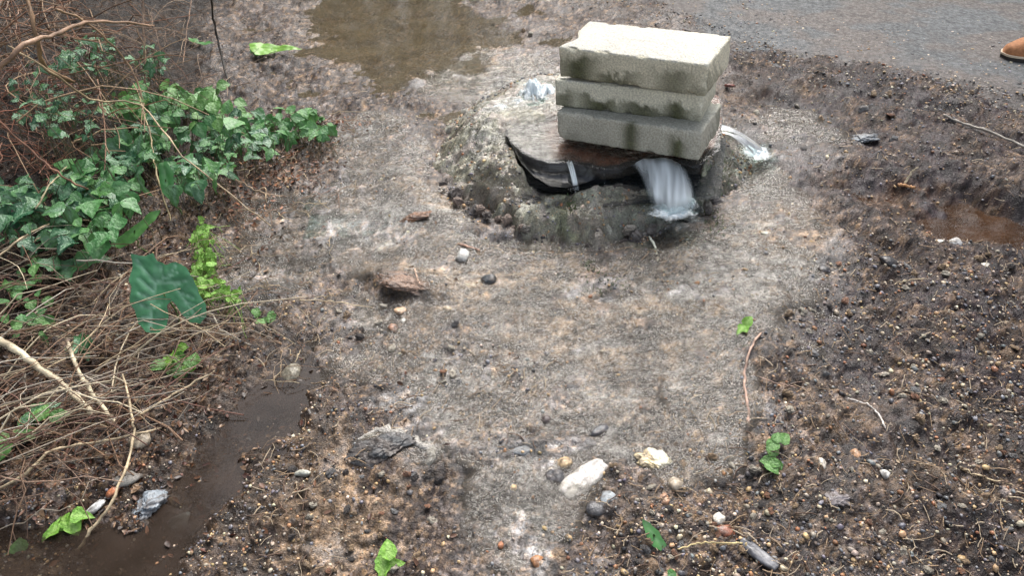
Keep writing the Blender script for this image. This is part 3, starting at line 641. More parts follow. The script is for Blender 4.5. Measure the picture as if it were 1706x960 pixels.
def litter(name, n_, keepfun, label, cols, s0=.006, s1=.020, box=(-40, 1746, -30, 1000), lift=.004):
    P = region_points(n_, *box); x, y = P.T; k = keepfun(x, y) > RNG.uniform(0, 1, n_); x, y = x[k], y[k]; n2 = len(x)
    s = s0 * (s1 / s0) ** RNG.uniform(0, 1, n2)
    base = np.array([[-.5, 0, 0], [-.15, .32, .10], [-.15, -.32, .08], [.25, .26, .02], [.25, -.26, .12], [.6, 0, .06], [0, 0, -.03]])
    F0 = np.array([[0, 6, 1], [0, 2, 6], [1, 6, 3], [2, 4, 6], [3, 6, 5], [4, 5, 6]])
    sc = np.stack([s, s * RNG.uniform(.35, 1, n2), s * RNG.uniform(.3, 1.5, n2)], -1); R = rot_mats(np.stack([RNG.normal(0, .4, n2), RNG.normal(0, .4, n2), RNG.uniform(0, 6.28, n2)], -1))
    V = np.einsum('nij,nvj->nvi', R, base[None] * sc[:, None]); z = H(x, y) + lift * RNG.uniform(.3, 1.5, n2)
    V = V + np.stack([x, y, z], -1)[:, None]
    C = np.array(cols)[RNG.integers(0, len(cols), n2)] * RNG.uniform(.6, 1.4, (n2, 1))
    me = mesh_np(name, V.reshape(-1, 3), (F0[None] + (np.arange(n2) * 7)[:, None, None]).reshape(-1, 3), False); set_col(me, 'Col', np.repeat(C, 7, 0)); tag(obj(name, me, M_LITTER), label, kind='stuff')
BR = [(.075, .034, .018), (.11, .05, .024), (.035, .02, .015), (.15, .09, .05), (.07, .022, .012), (.03, .018, .014)]
litter('leaf_litter', 14000, lambda x, y: np.clip(union(LITTER, x, y) * 1.1 + .03, 0, 1) * (1 - road_mask(x, y)), 'rotting brown leaf scraps lying under the ivy and along the verge', BR, box=(-60, 760, -40, 1000))
litter('leaf_litter', 3600, lambda x, y: np.clip(union([Blob(455, 290, 75, 28, -25), Blob(560, 225, 60, 22, -10), Blob(420, 330, 50, 30)], x, y) * 1.1, 0, 1), 'rusty orange leaf scraps at the edge of the ivy', [(.24, .09, .035), (.17, .06, .025), (.30, .15, .07), (.10, .04, .02)], box=(330, 680, 160, 400))
litter('leaf_litter', 6000, lambda x, y: np.clip(.25 + rut_weight(x, y) * .6 - union(WET, x, y) * .5 + .8 * fbm(x, y, 5, 3, 733), 0, 1) * (1 - road_mask(x, y) * .85) * (np.hypot(x - RM[0], y - RM[1]) > .55), 'small dark bark and leaf crumbs trodden into the soil', [(.05, .035, .03), (.09, .06, .045), (.16, .10, .06), (.30, .22, .14)], .003, .010, box=(500, 1746, -40, 1000), lift=.002)
def chaff():
    n_ = 2600; P = region_points(n_, 420, 1746, 0, 1000); P = P[(g_keep(P[:, 0], P[:, 1]) > .3) & (np.hypot(P[:, 0] - RM[0], P[:, 1] - RM[1]) > .56) & (road_side(P[:, 0], P[:, 1]) < .05)]
    z = H(P[:, 0], P[:, 1]); ps = []; rs_ = []
    for (x, y), zz in zip(P, z):
        L = random.uniform(.012, .05); a_ = random.gauss(.5, 1.0); d = np.array([math.cos(a_), math.sin(a_), 0]) * L / 2; c = np.array([x, y, zz + .003])
        ps.append(wobble(c - d, c + d, 4, .15, 0, .001)); rs_.append(random.uniform(.0005, .0014))
    V, F, ow = tubes(ps, rs_, 3); C = (np.array([(.22, .15, .09), (.10, .06, .04), (.33, .26, .18)])[RNG.integers(0, 3, len(ps))])[ow]
    me = mesh_np('twig_crumbs', V, F); set_col(me, 'Col', C); tag(obj('twig_crumbs', me, M_STEM), 'tiny broken twig ends scattered over the wet soil', kind='stuff')
chaff()
def rim_stones():
    ps = [stone_mesh('stone', 1, .8, .7, 1200 + k, c) for k, c in enumerate([(.34, .31, .27), (.22, .20, .19), (.13, .11, .10), (.28, .21, .17)])]
    for k in range(34):
        t = (k + random.uniform(-.4, .4)) / 33; a_ = math.radians(205 + 110 * t); r_ = .505 + random.gauss(0, .012); x = RM[0] + r_ * math.cos(a_); y = RM[1] + r_ * math.sin(a_)
        sz = random.uniform(.009, .021); o = obj('stone', random.choice(ps), M_STONE, man); o.location = (x - RM[0], y - RM[1], float(H_low(x, y)) + random.uniform(.004, .030)); o.scale = (sz, sz, sz); o.rotation_euler = (random.gauss(0, .4), random.gauss(0, .4), random.uniform(0, 6.28))
RIM_LATER = rim_stones
def rim_grit():
    n_ = 5200; a_ = RNG.uniform(0, 6.283, n_); r_ = .52 * RNG.uniform(.25, 1.08, n_) ** .6; x = RM[0] + r_ * np.cos(a_); y = RM[1] + r_ * np.sin(a_)
    i = ((y - RM[1] + .68) / 1.36 * 329).astype(int).clip(0, 329); j = ((x - RM[0] + .68) / 1.36 * 329).astype(int).clip(0, 329)
    ok = (hm[i, j] < -.012) & ~((r_ < .36) & (y > RM[1] - .15)); z = np.maximum(MZ[i, j], H_low(x, y)); s = .0018 * 4.5 ** (RNG.uniform(0, 1, n_) ** 1.8)
    o = scatter_rocks('gravel', np.stack([x, y, z], -1)[ok], s[ok], RNG.uniform(.5, .8, n_)[ok], rock_cols(n_)[ok] * 1.05, M_STONE, ICO1, 12, .3); tag(o, 'grit and small stones crusted on the manhole rim', kind='stuff')
rim_grit()
# moss tufts on the rim of the manhole
def moss():
    spots = [(1195, 300, 30, 45, 420), (1210, 250, 20, 25, 160), (950, 335, 8, 10, 70), (795, 235, 35, 45, 160), (985, 408, 14, 10, 60), (1010, 440, 40, 14, 60), (880, 255, 25, 12, 60), (1160, 300, 20, 20, 120), (1020, 292, 40, 5, 90)]
    V = []; C = []
    for px, py, sx, sy, n_ in spots:
        for _ in range(n_):
            p = G(px + random.gauss(0, sx * .6), py + random.gauss(0, sy * .6), .07); x, y = p[0], p[1]
            i = int(np.clip((y - RM[1] + .68) / 1.36 * (n - 1), 0, n - 1)); j = int(np.clip((x - RM[0] + .68) / 1.36 * (n - 1), 0, n - 1))
            z = float(MZ[i, j]) if abs(y - RM[1]) < .6 and abs(x - RM[0]) < .6 and hm[i, j] < -.004 else (float(H(x, y)) if hm[i, j] < -.004 else None)
            if z is None: continue
            z = max(z, float(H_low(x, y))) ; h_ = random.uniform(.004, .013); wdt = random.uniform(.0015, .003); a_ = random.uniform(0, 6.3); dx, dy = math.cos(a_) * wdt, math.sin(a_) * wdt
            lx, ly = random.gauss(0, .5) * h_, random.gauss(0, .5) * h_
            V += [(x - dx, y - dy, z - .001), (x + dx, y + dy, z - .001), (x + lx, y + ly, z + h_)]; c = np.array(random.choice([(.06, .11, .03), (.10, .16, .05), (.04, .07, .03), (.13, .14, .05)])); C += [c * .7, c * .7, c * 1.2]
    me = mesh_np('moss', np.array(V), np.arange(len(V)).reshape(-1, 3)); set_col(me, 'Col', np.array(C)); tag(obj('moss', me, M_MOSS), 'green moss and slime tufts clinging to the manhole rim', kind='stuff')
nn = n; n = 330
moss()

# ------------------------------------------------------------------ single stones and scraps
def stone_mesh(name, rx, ry, rz, seed, col, mat_rough=None, ang=.3, sub=ICO2, col2=None):
    P = rock_variants(sub, 1, seed, .16 if sub is ICO2 else .05)[0]
    if rx > .03: sub = ico(5); P = rock_variants(sub, 1, seed, .0)[0]; P = P * (1 + .5 * fbm(P[:, 0] + P[:, 2], P[:, 1] * .6 - P[:, 2], 2.5, 5, seed) + .2 * fbm(P[:, 0] - P[:, 2], P[:, 1], 9, 3, seed))[:, None]
    P = P * (1 + .38 * fbm(P[:, 0] + .7 * P[:, 2] + seed, P[:, 1] - .6 * P[:, 2], 1.6, 4, seed + 50))[:, None]
    V = P * np.array([rx, ry, rz])
    me = mesh_np(name, V, sub[1], sub is ICO3); c = np.array(col)[None] * (.9 + .25 * np.random.default_rng(seed).uniform(-1, 1, (len(V), 1))); dm = np.clip(.15 + 1.6 * fbm(P[:, 0] + P[:, 2], P[:, 1] - P[:, 2], 2.2, 3, seed + 70) + .35 * (P[:, 2] < .15), 0, .8)[:, None]; c = c * (1 - dm) + dm * np.array([.085, .066, .055])
    if col2 is not None:
        k = (P[:, :1] * .8 + .3 * P[:, 1:2] > .15).astype(float); c = c * (1 - k) + np.array(col2)[None] * k
    set_col(me, 'Col', np.clip(c, .01, .85)); return me
LANDMARKS = []
def short_name(label):
    for w_ in (' in ', ' on ', ' touching', ' above', ' below', ' next', ' at ', ' under', ' right', ' left', ' beside', ' lying', ' sitting', ' between', ' half buried', ' awash', ' just ', ' standing', ' crossing', ' of '):
        label = label.split(w_)[0]
    return label
def single(name, px, py, wpx, hpx, col, label, cat, ang=0, seed=0, flat=.5, sub=ICO2, col2=None, lift=0, group=None):
    p = on_ground(px, py); LANDMARKS.append((p[0], p[1], short_name(label))); dp = depth_of(p); s = dp / FPX; rx = wpx * s / 2; ry = max(hpx * s / 2 / .75, rx * .35); rz = max(.35 * min(rx, ry), hpx * s / 2 * flat)
    o = obj(name, stone_mesh(name, rx, ry, rz, seed + int(px * 7 + py), col, sub=sub, col2=col2), M_GROUND if cat == 'clod' else M_STONE); zz = max(p[2], float(H_low(p[0], p[1]))+.002)
    o.location = (p[0], p[1], zz - rz * .05 + lift); o.rotation_euler = (random.gauss(0, .1), random.gauss(0, .1), math.radians(ang)); return tag(o, label, cat, group)
RIM_LATER()
single('stone', 1083, 768, 54, 26, (.62, .50, .30), 'cream and orange half shell shaped flint in the gravel', 'stone', -12, 3, .8, ICO3, (.72, .66, .48))
single('stone', 925, 794, 32, 24, (.045, .045, .05), 'glossy black pebble touching the pale flaky wood', 'stone', 10, 1, .8, ICO3)
single('stone', 941, 773, 26, 18, (.42, .30, .17), 'tan round pebble above the glossy black pebble', 'stone', 0, 2, .7, ICO3)
single('stone', 770, 428, 26, 26, (.62, .62, .58), 'white angular stone next to the thin pinkish stick', 'stone', 20, 4, .8)
single('stone', 815, 468, 28, 17, (.035, .04, .045), 'small black stone below the white angular stone', 'stone', 0, 5, .8, ICO3)
single('stone', 668, 520, 22, 16, (.50, .33, .20), 'pale tan stone in dark mud below the sandy hump', 'stone', 0, 6, .7)
single('stone', 654, 549, 20, 16, (.33, .17, .10), 'rusty brown stone below the pale tan stone', 'stone', 0, 7, .7)
single('stone', 746, 516, 16, 13, (.55, .45, .32), 'small cream stone on the edge of dark mud', 'stone', 0, 8, .7)
single('stone', 672, 535, 11, 8, (.6, .57, .52), 'tiny white stone between the tan and rusty stones', 'stone', 0, 8, .7)
single('stone', 483, 624, 36, 34, (.22, .20, .15), 'rounded grey green stone at the head of the muddy puddle', 'stone', 0, 9, .7, ICO3)
single('stone', 1208, 886, 34, 18, (.22, .07, .035), 'wet red brick fragment under a white pebble', 'stone', -20, 10, .7)
single('stone', 1198, 868, 24, 18, (.62, .58, .50), 'white pebble sitting on the red brick fragment', 'stone', 10, 11, .8)
single('stone', 1126, 808, 26, 26, (.50, .42, .32), 'beige knobbly pebble right of the cream flint', 'stone', 0, 12, .7)
single('stone', 1108, 834, 26, 20, (.42, .24, .15), 'orange brown pebble below the beige knobbly pebble', 'stone', 0, 13, .7)
single('stone', 1012, 830, 30, 20, (.30, .33, .35), 'blue grey chipped pebble right of the pale wood', 'stone', 30, 14, .6)
single('stone', 992, 850, 40, 22, (.06, .06, .065), 'dark flat stone below the pale wood', 'stone', 0, 15, .6)
single('stone', 1368, 774, 18, 18, (.58, .53, .45), 'small white pebble right of the bright green sprig', 'stone', 0, 16, .7)
single('stone', 1474, 791, 18, 14, (.62, .60, .56), 'lone white pebble in the dark soil', 'stone', 0, 17, .8)
single('stone', 1424, 758, 20, 18, (.48, .28, .16), 'orange pebble between two white pebbles in the soil', 'stone', 0, 18, .7)
single('stone', 1590, 408, 20, 18, (.64, .63, .60), 'upright white chip beside the trench', 'stone', 0, 19, 1.0)
single('stone', 1638, 448, 22, 13, (.66, .63, .54), 'smooth cream pebble on the bank below the trench', 'stone', 0, 20, .7, ICO3)
single('stone', 1560, 411, 22, 8, (.6, .57, .5), 'flat pale chip left of the upright white chip', 'stone', -15, 21, .5)
single('stone', 1442, 230, 46, 22, (.14, .16, .18), 'flat blue grey stone right of the manhole', 'stone', 10, 22, .4, ICO3)
single('stone', 1216, 143, 18, 12, (.20, .05, .03), 'dark red stone just right of the block stack', 'stone', 0, 23, .6)
single('stone', 1275, 390, 18, 6, (.66, .64, .5), 'thin pale chip lying in the running water', 'stone', 0, 24, .5)
single('stone', 690, 362, 60, 22, (.22, .10, .045), 'rust coloured clod on the ridge left of the manhole', 'clod', 5, 25, .5)
single('stone', 1372, 452, 0.1 + 24, 16, (.035, .035, .04), 'dark pebble in the stream right of the manhole', 'stone', 0, 26, .7, ICO3)
single('stone', 1472, 452, 34, 18, (.03, .03, .035), 'black lump of coal like stone on the right verge', 'stone', 0, 27, .7)
single('stone', 505, 790, 14, 22, (.50, .50, .42), 'narrow pale pebble standing beside the muddy puddle', 'stone', 80, 28, .7)
single('stone', 865, 755, 46, 16, (.15, .16, .165), 'grey flat stone awash in the middle of the flow', 'stone', 8, 29, .35, ICO3)
single('stone', 910, 700, 18, 14, (.05, .035, .035), 'dark brown pebble awash in the flow', 'stone', 0, 30, .6)
single('stone', 1000, 718, 44, 16, (.05, .055, .065), 'long dark slaty stone above the cream flint', 'stone', 25, 31, .4)
single('stone', 895, 938, 26, 18, (.33, .15, .06), 'orange brown stone at the bottom edge of the gravel', 'stone', 0, 32, .6)
single('stone', 235, 742, 40, 30, (.36, .30, .22), 'buff knobbly stone under the long thin twig', 'stone', 0, 33, .7)
single('stone', 188, 820, 26, 16, (.40, .15, .07), 'orange brick crumb beside the white chip', 'stone', 20, 34, .6)
single('stone', 158, 848, 40, 14, (.60, .60, .58), 'small white rectangular chip under the long twig', 'stone', 42, 35, .6)
single('stone', 248, 838, 60, 34, (.20, .23, .26), 'broken pale blue grey scrap lying in the mud beyond the long twig', 'stone', 70, 36, .5)  # unidentified pale scrap, modelled with a stone shape
single('stone', 300, 872, 50, 34, (.24, .26, .25), 'grey green stone right of the blue grey scrap', 'stone', 30, 37, .5)
single('stone', 215, 800, 46, 26, (.20, .19, .17), 'dull grey stone above the orange brick crumb', 'stone', 20, 38, .5)
single('stone', 640, 745, 90, 42, (.05, .052, .055), 'dark slab half buried in silt, a pale crust round it', 'stone', 8, 39, .35, ICO3)
single('clod', 680, 474, 120, 34, (.24, .145, .095), 'reddish sandy clod lying in the flow', 'clod', -8, 40, .5, ICO3)
single('clod', 1395, 834, 54, 20, (.17, .15, .155), 'curled grey dead leaf on the dark soil', 'leaf', 0, 41, .35)
# pale wood splinter
def splinter(px, py, L, Wd, ang, col, label, name='wood_fragment', cat='wood', th=.012):
    p = on_ground(px, py); s = depth_of(p) / FPX; L *= s; Wd *= s / .75; nx, ny = 26, 9
    u, v = np.meshgrid(np.linspace(-.5, .5, nx), np.linspace(-.5, .5, ny)); e = 1 - .35 * np.abs(u * 2) ** 3
    x = u * L + .04 * L * fbm(v * 3, u, 3, 2, 7); y = v * Wd * e; z = th * (.55 - np.abs(v * 2) ** 2 * .4) + th * .5 * fbm(u * 1.2, v * 5, 3, 4, 9)
    T = np.stack([x, y, z], -1).reshape(-1, 3); B = T.copy(); B[:, 2] = -th * .6; F = grid_faces(ny, nx); i = np.arange(nx * ny).reshape(ny, nx)
    rimi = np.concatenate([i[0], i[1:, -1], i[-1, -2::-1], i[-2:0:-1, 0]]); k = nx * ny; S = np.stack([rimi, np.roll(rimi, -1), np.roll(rimi, -1) + k, rimi + k], -1)[:, ::-1]
    me = mesh_np(name, np.concatenate([T, B]), np.concatenate([F, F[:, ::-1] + k, S]), False); C = np.array(col)[None] * (1 + .9 * fbm(u * 1.5, v * 7, 3, 4, 13)).reshape(-1, 1); set_col(me, 'Col', np.clip(np.concatenate([C, C * .6]), .02, .85))
    o = obj(name, me, M_LITTER, loc=(p[0], p[1], p[2] + th * .8)); o.rotation_euler = (.05, -.03, math.radians(ang)); return tag(o, label, cat)
splinter(972, 798, 92, 30, 38, (.42, .39, .36), 'pale flaky splinter of weathered wood on the silt')
splinter(1262, 930, 70, 16, -52, (.12, .12, .13), 'dark grey sliver of bark at the bottom edge', th=.008)
# pale silt crust curving round the dark slab
def crust():
    pts = [on_ground(a, b) for a, b in [(585, 748), (600, 728), (630, 718), (665, 724), (695, 738), (716, 752), (712, 772), (698, 784)]]; P = np.array(pts); P[:, 2] += .006
    t_ = np.linspace(0, 7, 40); P = np.stack([np.interp(t_, np.arange(8), P[:, k]) for k in range(3)], -1); r = .013 * np.sin(np.linspace(.25, 2.9, 40)) + .001
    V, F, _ = tubes([P], [r], 8); V[:, 2] -= .012; V[:, :2] += .010 * np.stack([fbm(V[:, 0], V[:, 1], 40, 3, 4), fbm(V[:, 0], V[:, 1], 40, 3, 5)], -1); V += .006 * fbm(V[:, 0], V[:, 1], 90, 2, 3)[:, None]
    me = mesh_np('silt_crust', V, F); set_col(me, 'Col', np.repeat([[.30, .28, .25]], len(V), 0)); tag(obj('silt_crust', me, M_GROUND), 'pale curved silt crust round the dark slab', 'silt')
crust()
# loose pebbles big enough to pick out
def loose_pebbles():
    areas = [((1010, 1300, 760, 955), 42, 'in the gravel below the cream flint'), ((1310, 1700, 480, 700), 36, 'on the rough soil right of the flow'), ((1320, 1700, 720, 950), 34, 'in the dark soil at the near right'),
             ((480, 760, 780, 955), 30, 'in the sandy grit beside the muddy puddle'), ((1380, 1700, 400, 470), 12, 'on the bank just below the trench'), ((560, 760, 500, 640), 18, 'in the mud below the sandy hump'),
             ((1260, 1640, 130, 260), 20, 'on the verge between the asphalt and the trench'), ((620, 900, 20, 60), 8, 'beyond the brown puddle')]
    tones = [('pale', (.52, .47, .38)), ('tan', (.40, .28, .17)), ('grey', (.22, .22, .22)), ('dark', (.06, .055, .055)), ('reddish', (.30, .15, .09))]
    protos = {t: [stone_mesh('pebble', 1, .75, .55, 900 + i * 10 + k, c) for k in range(3)] for i, (t, c) in enumerate(tones)}
    for box, cnt, where in areas:
        for k in range(cnt):
            px = random.uniform(*box[:2]); py = random.uniform(*box[2:]); t, c = random.choices(tones, (3, 3, 2, 2, 1))[0]; sh = random.choice(('rounded', 'flat', 'tall angular'))
            p = on_ground(px, py); s = random.uniform(4.5, 9) * depth_of(p) / FPX; s = min(s, .016); o = obj('pebble', random.choice(protos[t]), M_STONE)
            o.location = (p[0], p[1], p[2] + s * .2); o.scale = (s, s, s * dict(rounded=.95, flat=.55).get(sh, 1.35)); o.rotation_euler = (random.gauss(0, .3), random.gauss(0, .3), random.uniform(0, 6.28))
            lm = min(LANDMARKS, key=lambda q: (q[0] - p[0]) ** 2 + (q[1] - p[1]) ** 2)[2]; tag(o, f'{sh} {t} small pebble lying closest to the {lm}', 'pebble', f'{sh} {t} pebbles closest to the {lm}')
loose_pebbles()

# ------------------------------------------------------------------ stems, canes and sticks
def stick(pts, r0, r1, col, label, name='stick', cat='stick', sides=7, lifts=None, jit=.003, group=None):
    """a stick through photo positions (px, py, height over the ground)"""
    P = []
    for (a_, b_, h_) in pts:
        P.append(on_ground(a_, b_, h_))
    P = np.array(P); m = max(14, len(P) * 5); t_ = np.linspace(0, len(P) - 1, m)
    # Catmull-Rom through the points
    Q = []
    for t in t_:
        i = min(int(t), len(P) - 2); f = t - i; p0 = P[max(i - 1, 0)]; p1 = P[i]; p2 = P[i + 1]; p3 = P[min(i + 2, len(P) - 1)]
        Q.append(.5 * ((2 * p1) + (-p0 + p2) * f + (2 * p0 - 5 * p1 + 4 * p2 - p3) * f * f + (-p0 + 3 * p1 - 3 * p2 + p3) * f ** 3))
    Q = np.array(Q); Q[1:-1] += np.array([[random.gauss(0, jit * .4) for _ in range(3)] for _ in range(m - 2)])
    r = np.linspace(r0, r1, m) * (1 + .12 * np.array([random.gauss(0, 1) for _ in range(m)]).clip(-1.5, 1.5)); r[0] *= .5; r[-1] *= .5
    V, F, _ = tubes([Q], [r], sides); me = mesh_np(name, V, F); c = np.array(col)[None] * (1 + .5 * np.array([random.uniform(-1, 1) for _ in range(m)]).repeat(sides)[:, None]); set_col(me, 'Col', np.clip(c, .01, .7))
    o = obj(name, me, M_STEM); return tag(o, label, cat, group)
TAN = (.42, .33, .21); PALE = (.50, .42, .29); BRN = (.17, .10, .06); RED = (.19, .09, .05); PINK = (.38, .25, .19)
stick([(-30, 560, .10), (30, 590, .09), (85, 625, .07), (125, 660, .05), (155, 692, .03)], .0085, .0060, PALE, 'thick pale dead stem lying over the tangle at the left edge')
stick([(112, 568, .09), (125, 605, .07), (150, 650, .05), (190, 702, .03)], .0050, .0045, PALE, 'straight pale stem beside the thick one, running down to the mud')
stick([(232, 697, .02), (280, 665, .03), (357, 617, .03)], .0030, .0018, TAN, 'slim straight stick pointing away from the muddy puddle')
stick([(205, 625, .07), (220, 690, .05), (222, 745, .04), (190, 830, .03), (158, 880, .02), (133, 920, .01)], .0022, .0034, TAN, 'long bent twig hanging down across the white chip')
stick([(-20, 835, .02), (50, 795, .03), (90, 755, .04), (180, 735, .03), (268, 712, .02)], .0032, .0022, TAN, 'long curved stem reaching from the left edge to the puddle')
stick([(-20, 748, .05), (60, 718, .05), (140, 680, .05), (200, 640, .05)], .0028, .0016, BRN, 'brown stem sloping through the middle of the tangle')
stick([(1268, 555, .004), (1250, 585, .006), (1241, 620, .008), (1243, 660, .006), (1248, 705, .002)], .0022, .0034, PINK, 'reddish bent root beside the running water', 'root', 'root')
stick([(1256, 622, .004), (1290, 632, .006), (1330, 640, .004)], .0016, .0010, PINK, 'short pinkish side root left of the dark soil', 'root', 'root')
stick([(1568, 198, .01), (1610, 205, .012), (1660, 222, .012), (1730, 248, .01)], .004, .005, (.30, .27, .23), 'pale root crossing the bank below the asphalt', 'root', 'root')
stick([(1500, 326, .0), (1512, 305, .03), (1525, 291, .06)], .0035, .0018, PALE, 'short pale twig sticking up out of the trench', 'twig', 'twig')
stick([(1490, 322, .012), (1520, 328, .012)], .0045, .004, (.42, .22, .10), 'orange brown stick end lying in the trench water', 'twig', 'twig')
stick([(1082, 393, .02), (1090, 405, .018), (1096, 432, .006)], .004, .0025, (.52, .50, .42), 'pale twig standing in the water in front of the manhole', 'twig', 'twig')
stick([(500, 506, .01), (560, 508, .012), (622, 511, .008)], .0016, .0010, TAN, 'thin straw stem lying from the bright weed into the flow', 'twig', 'twig')
stick([(762, 405, .006), (800, 416, .006)], .0035, .0028, (.42, .26, .19), 'thin pinkish stick above the white angular stone', 'twig', 'twig')
stick([(690, 448, .016), (695, 462, .016), (700, 474, .012)], .0022, .0016, (.5, .34, .25), 'tiny forked twig on the reddish sandy clod', 'twig', 'twig')
stick([(1128, 918, .004), (1165, 908, .010), (1200, 910, .010), (1236, 911, .006)], .0014, .0018, (.40, .32, .16), 'thin curved stem of the small leaf at the bottom edge', 'twig', 'twig')
stick([(1412, 664, .004), (1440, 672, .006), (1462, 690, .006), (1475, 715, .004)], .0018, .0022, (.46, .42, .38), 'short whitish twig on the rough soil', 'twig', 'twig')
stick([(1488, 480, .006), (1510, 478, .006), (1545, 472, .005)], .0018, .0012, TAN, 'thin pale straw below the black coal like stone', 'twig', 'twig')
stick([(1610, 770, .004), (1650, 790, .006), (1690, 806, .004)], .0018, .0014, TAN, 'thin tan twig on the dark ruts at the right edge', 'twig', 'twig')
# tall canes over the ivy
C1 = [([(-25, 130, .55), (40, 75, .62), (95, 42, .60), (150, 28, .52), (260, 50, .35)], .0065, .004, (.27, .17, .11), 'thick brown arching bramble cane in the upper left corner'),
      ([(238, -20, .45), (240, 60, .30), (241, 130, .15), (240, 185, .04)], .0030, .0030, (.32, .22, .16), 'upright pinkish dead stem rising past the ivy'),
      ([(350, -25, .40), (358, 45, .22), (370, 95, .12), (385, 150, .05)], .0035, .0045, (.035, .03, .025), 'thin black stem standing left of the floating green leaf'),
      ([(15, 80, .50), (80, 118, .42), (150, 160, .30), (235, 175, .22), (300, 255, .16), (370, 310, .12), (452, 378, .03)], .0030, .0024, (.38, .28, .17), 'long tan bramble runner sagging across the ivy to the mud'),
      ([(232, 165, .20), (252, 230, .14), (262, 290, .10), (285, 370, .04)], .0028, .0026, (.33, .26, .14), 'thin tan stem dropping straight down through the ivy'),
      ([(-20, 190, .38), (50, 250, .28), (110, 300, .20), (150, 320, .15)], .0032, .0025, (.22, .11, .07), 'reddish cane sloping through the dark gap at the left edge'),
      ([(40, -20, .60), (60, 60, .50), (75, 110, .38), (125, 140, .25)], .0055, .0075, (.26, .16, .09), 'stout brown bramble stem leaning in the upper left corner'),
      ([(90, 10, .55), (150, 40, .45), (215, 110, .30), (240, 170, .20)], .0038, .003, (.28, .18, .11), 'brown cane leaning down into the top of the ivy'),
      ([(320, 0, .10), (310, 60, .06), (305, 110, .04)], .002, .0018, BRN, 'short brown twig standing behind the ivy'),
      ([(420, 320, .04), (440, 312, .05), (445, 338, .02)], .0022, .0018, (.40, .29, .18), 'pale forked twig end at the edge of the leaf litter'),
      ([(395, 305, .03), (430, 318, .04), (470, 325, .02)], .0022, .0018, (.36, .25, .16), 'pale twig lying on the rusty leaf litter'),
      ([(60, 350, .15), (85, 312, .18), (112, 280, .16)], .0026, .002, (.40, .33, .2), 'short pale twig poking out of the ivy'),
      ([(-20, 440, .12), (40, 400, .14), (100, 370, .10), (160, 372, .05)], .0028, .002, TAN, 'tan stem curving over the lower ivy leaves')]
for c in C1: stick(*c[:1], c[1], c[2], c[3], c[4], 'bramble_cane', 'cane', 6, jit=.004)

def tangle(name, n_, box, hmax, cols, label, L=(.12, .5), r=(.0008, .0024), flat=1.0, dirn=None, seed=1):
    rg = random.Random(seed); ps = []; rs_ = []; cs = []
    for k in range(n_):
        px = rg.uniform(box[0], box[1]); py = rg.uniform(box[2], box[3])
        if len(box) > 4 and not box[4](px, py): continue
        p = G(px, py, rg.uniform(0, hmax) * .6); zb = float(H_low(p[0], p[1])); h_ = hmax * rg.random() ** 1.4
        l = rg.uniform(*L); a_ = rg.uniform(0, 6.28) if dirn is None else rg.gauss(dirn, .55); e = rg.gauss(0, .35) * flat
        d = np.array([math.cos(a_) * math.cos(e), math.sin(a_) * math.cos(e), math.sin(e)]) * l / 2; c = np.array([p[0], p[1], zb + h_ + .005])
        A, B = c - d, c + d; A[2] = max(A[2], zb + .002); B[2] = max(B[2], zb + .002)
        ps.append(wobble(A, B, 8, .16, .05, rg.choice((.002, .004, .009)), rg)); rr_ = rg.uniform(*r); rs_.append(np.linspace(rr_, rr_ * .5, 8)); cs.append(np.array(rg.choice(cols)) * rg.uniform(.6, 1.35))
    V, F, ow = tubes(ps, rs_, 4); me = mesh_np(name, V, F); set_col(me, 'Col', np.array(cs)[ow]); return tag(obj(name, me, M_STEM), label, kind='stuff')
def low_left(px, py): return px < 390 - max(0, (py - 560)) * 1.05 and py > 400 + px * .18 and py < 860 - px * .35
tangle('dead_stems', 320, (-60, 400, 400, 860, low_left), .075, [TAN, PALE, BRN, (.30, .25, .19), (.20, .13, .09), (.36, .32, .26)], 'flattened mat of dead straw coloured stems', (.10, .45), (.0008, .0026), .35, .35, 3)
tangle('dead_stems', 240, (-60, 400, 400, 860, low_left), .05, [BRN, (.10, .06, .04), (.14, .07, .05)], 'dark brown stems under the straw coloured mat', (.10, .40), (.0008, .0022), .4, None, 4)
tangle('bramble_tangle', 480, (-80, 250, -60, 240), .42, [RED, (.24, .13, .08), BRN, (.30, .20, .12), (.12, .07, .05)], 'reddish brown tangle of dead bramble stems', (.12, .7), (.0008, .003), 1.0, -.6, 5)
tangle('bramble_tangle', 160, (-60, 160, 180, 330), .16, [(.22, .08, .045), (.16, .07, .045), (.26, .12, .07)], 'rusty dead bracken scraps in the gap between ivy clumps', (.05, .25), (.0008, .0022), .8, -.5, 6)
tangle('bramble_tangle', 170, (200, 420, -40, 180), .10, [BRN, (.22, .16, .11), (.28, .2, .13)], 'sparse dead stems behind the ivy', (.06, .3), (.0006, .0016), .9, None, 7)
tangle('dead_stems', 90, (330, 600, 190, 360), .02, [(.26, .14, .09), TAN, BRN], 'short twigs on the rusty litter beside the ivy', (.03, .14), (.0006, .0018), .3, None, 8)
tangle('dead_stems', 80, (330, 560, 380, 640), .015, [TAN, BRN, (.28, .2, .13)], 'short twigs lying on the mud below the bright weed', (.03, .16), (.0006, .0014), .3, None, 9)

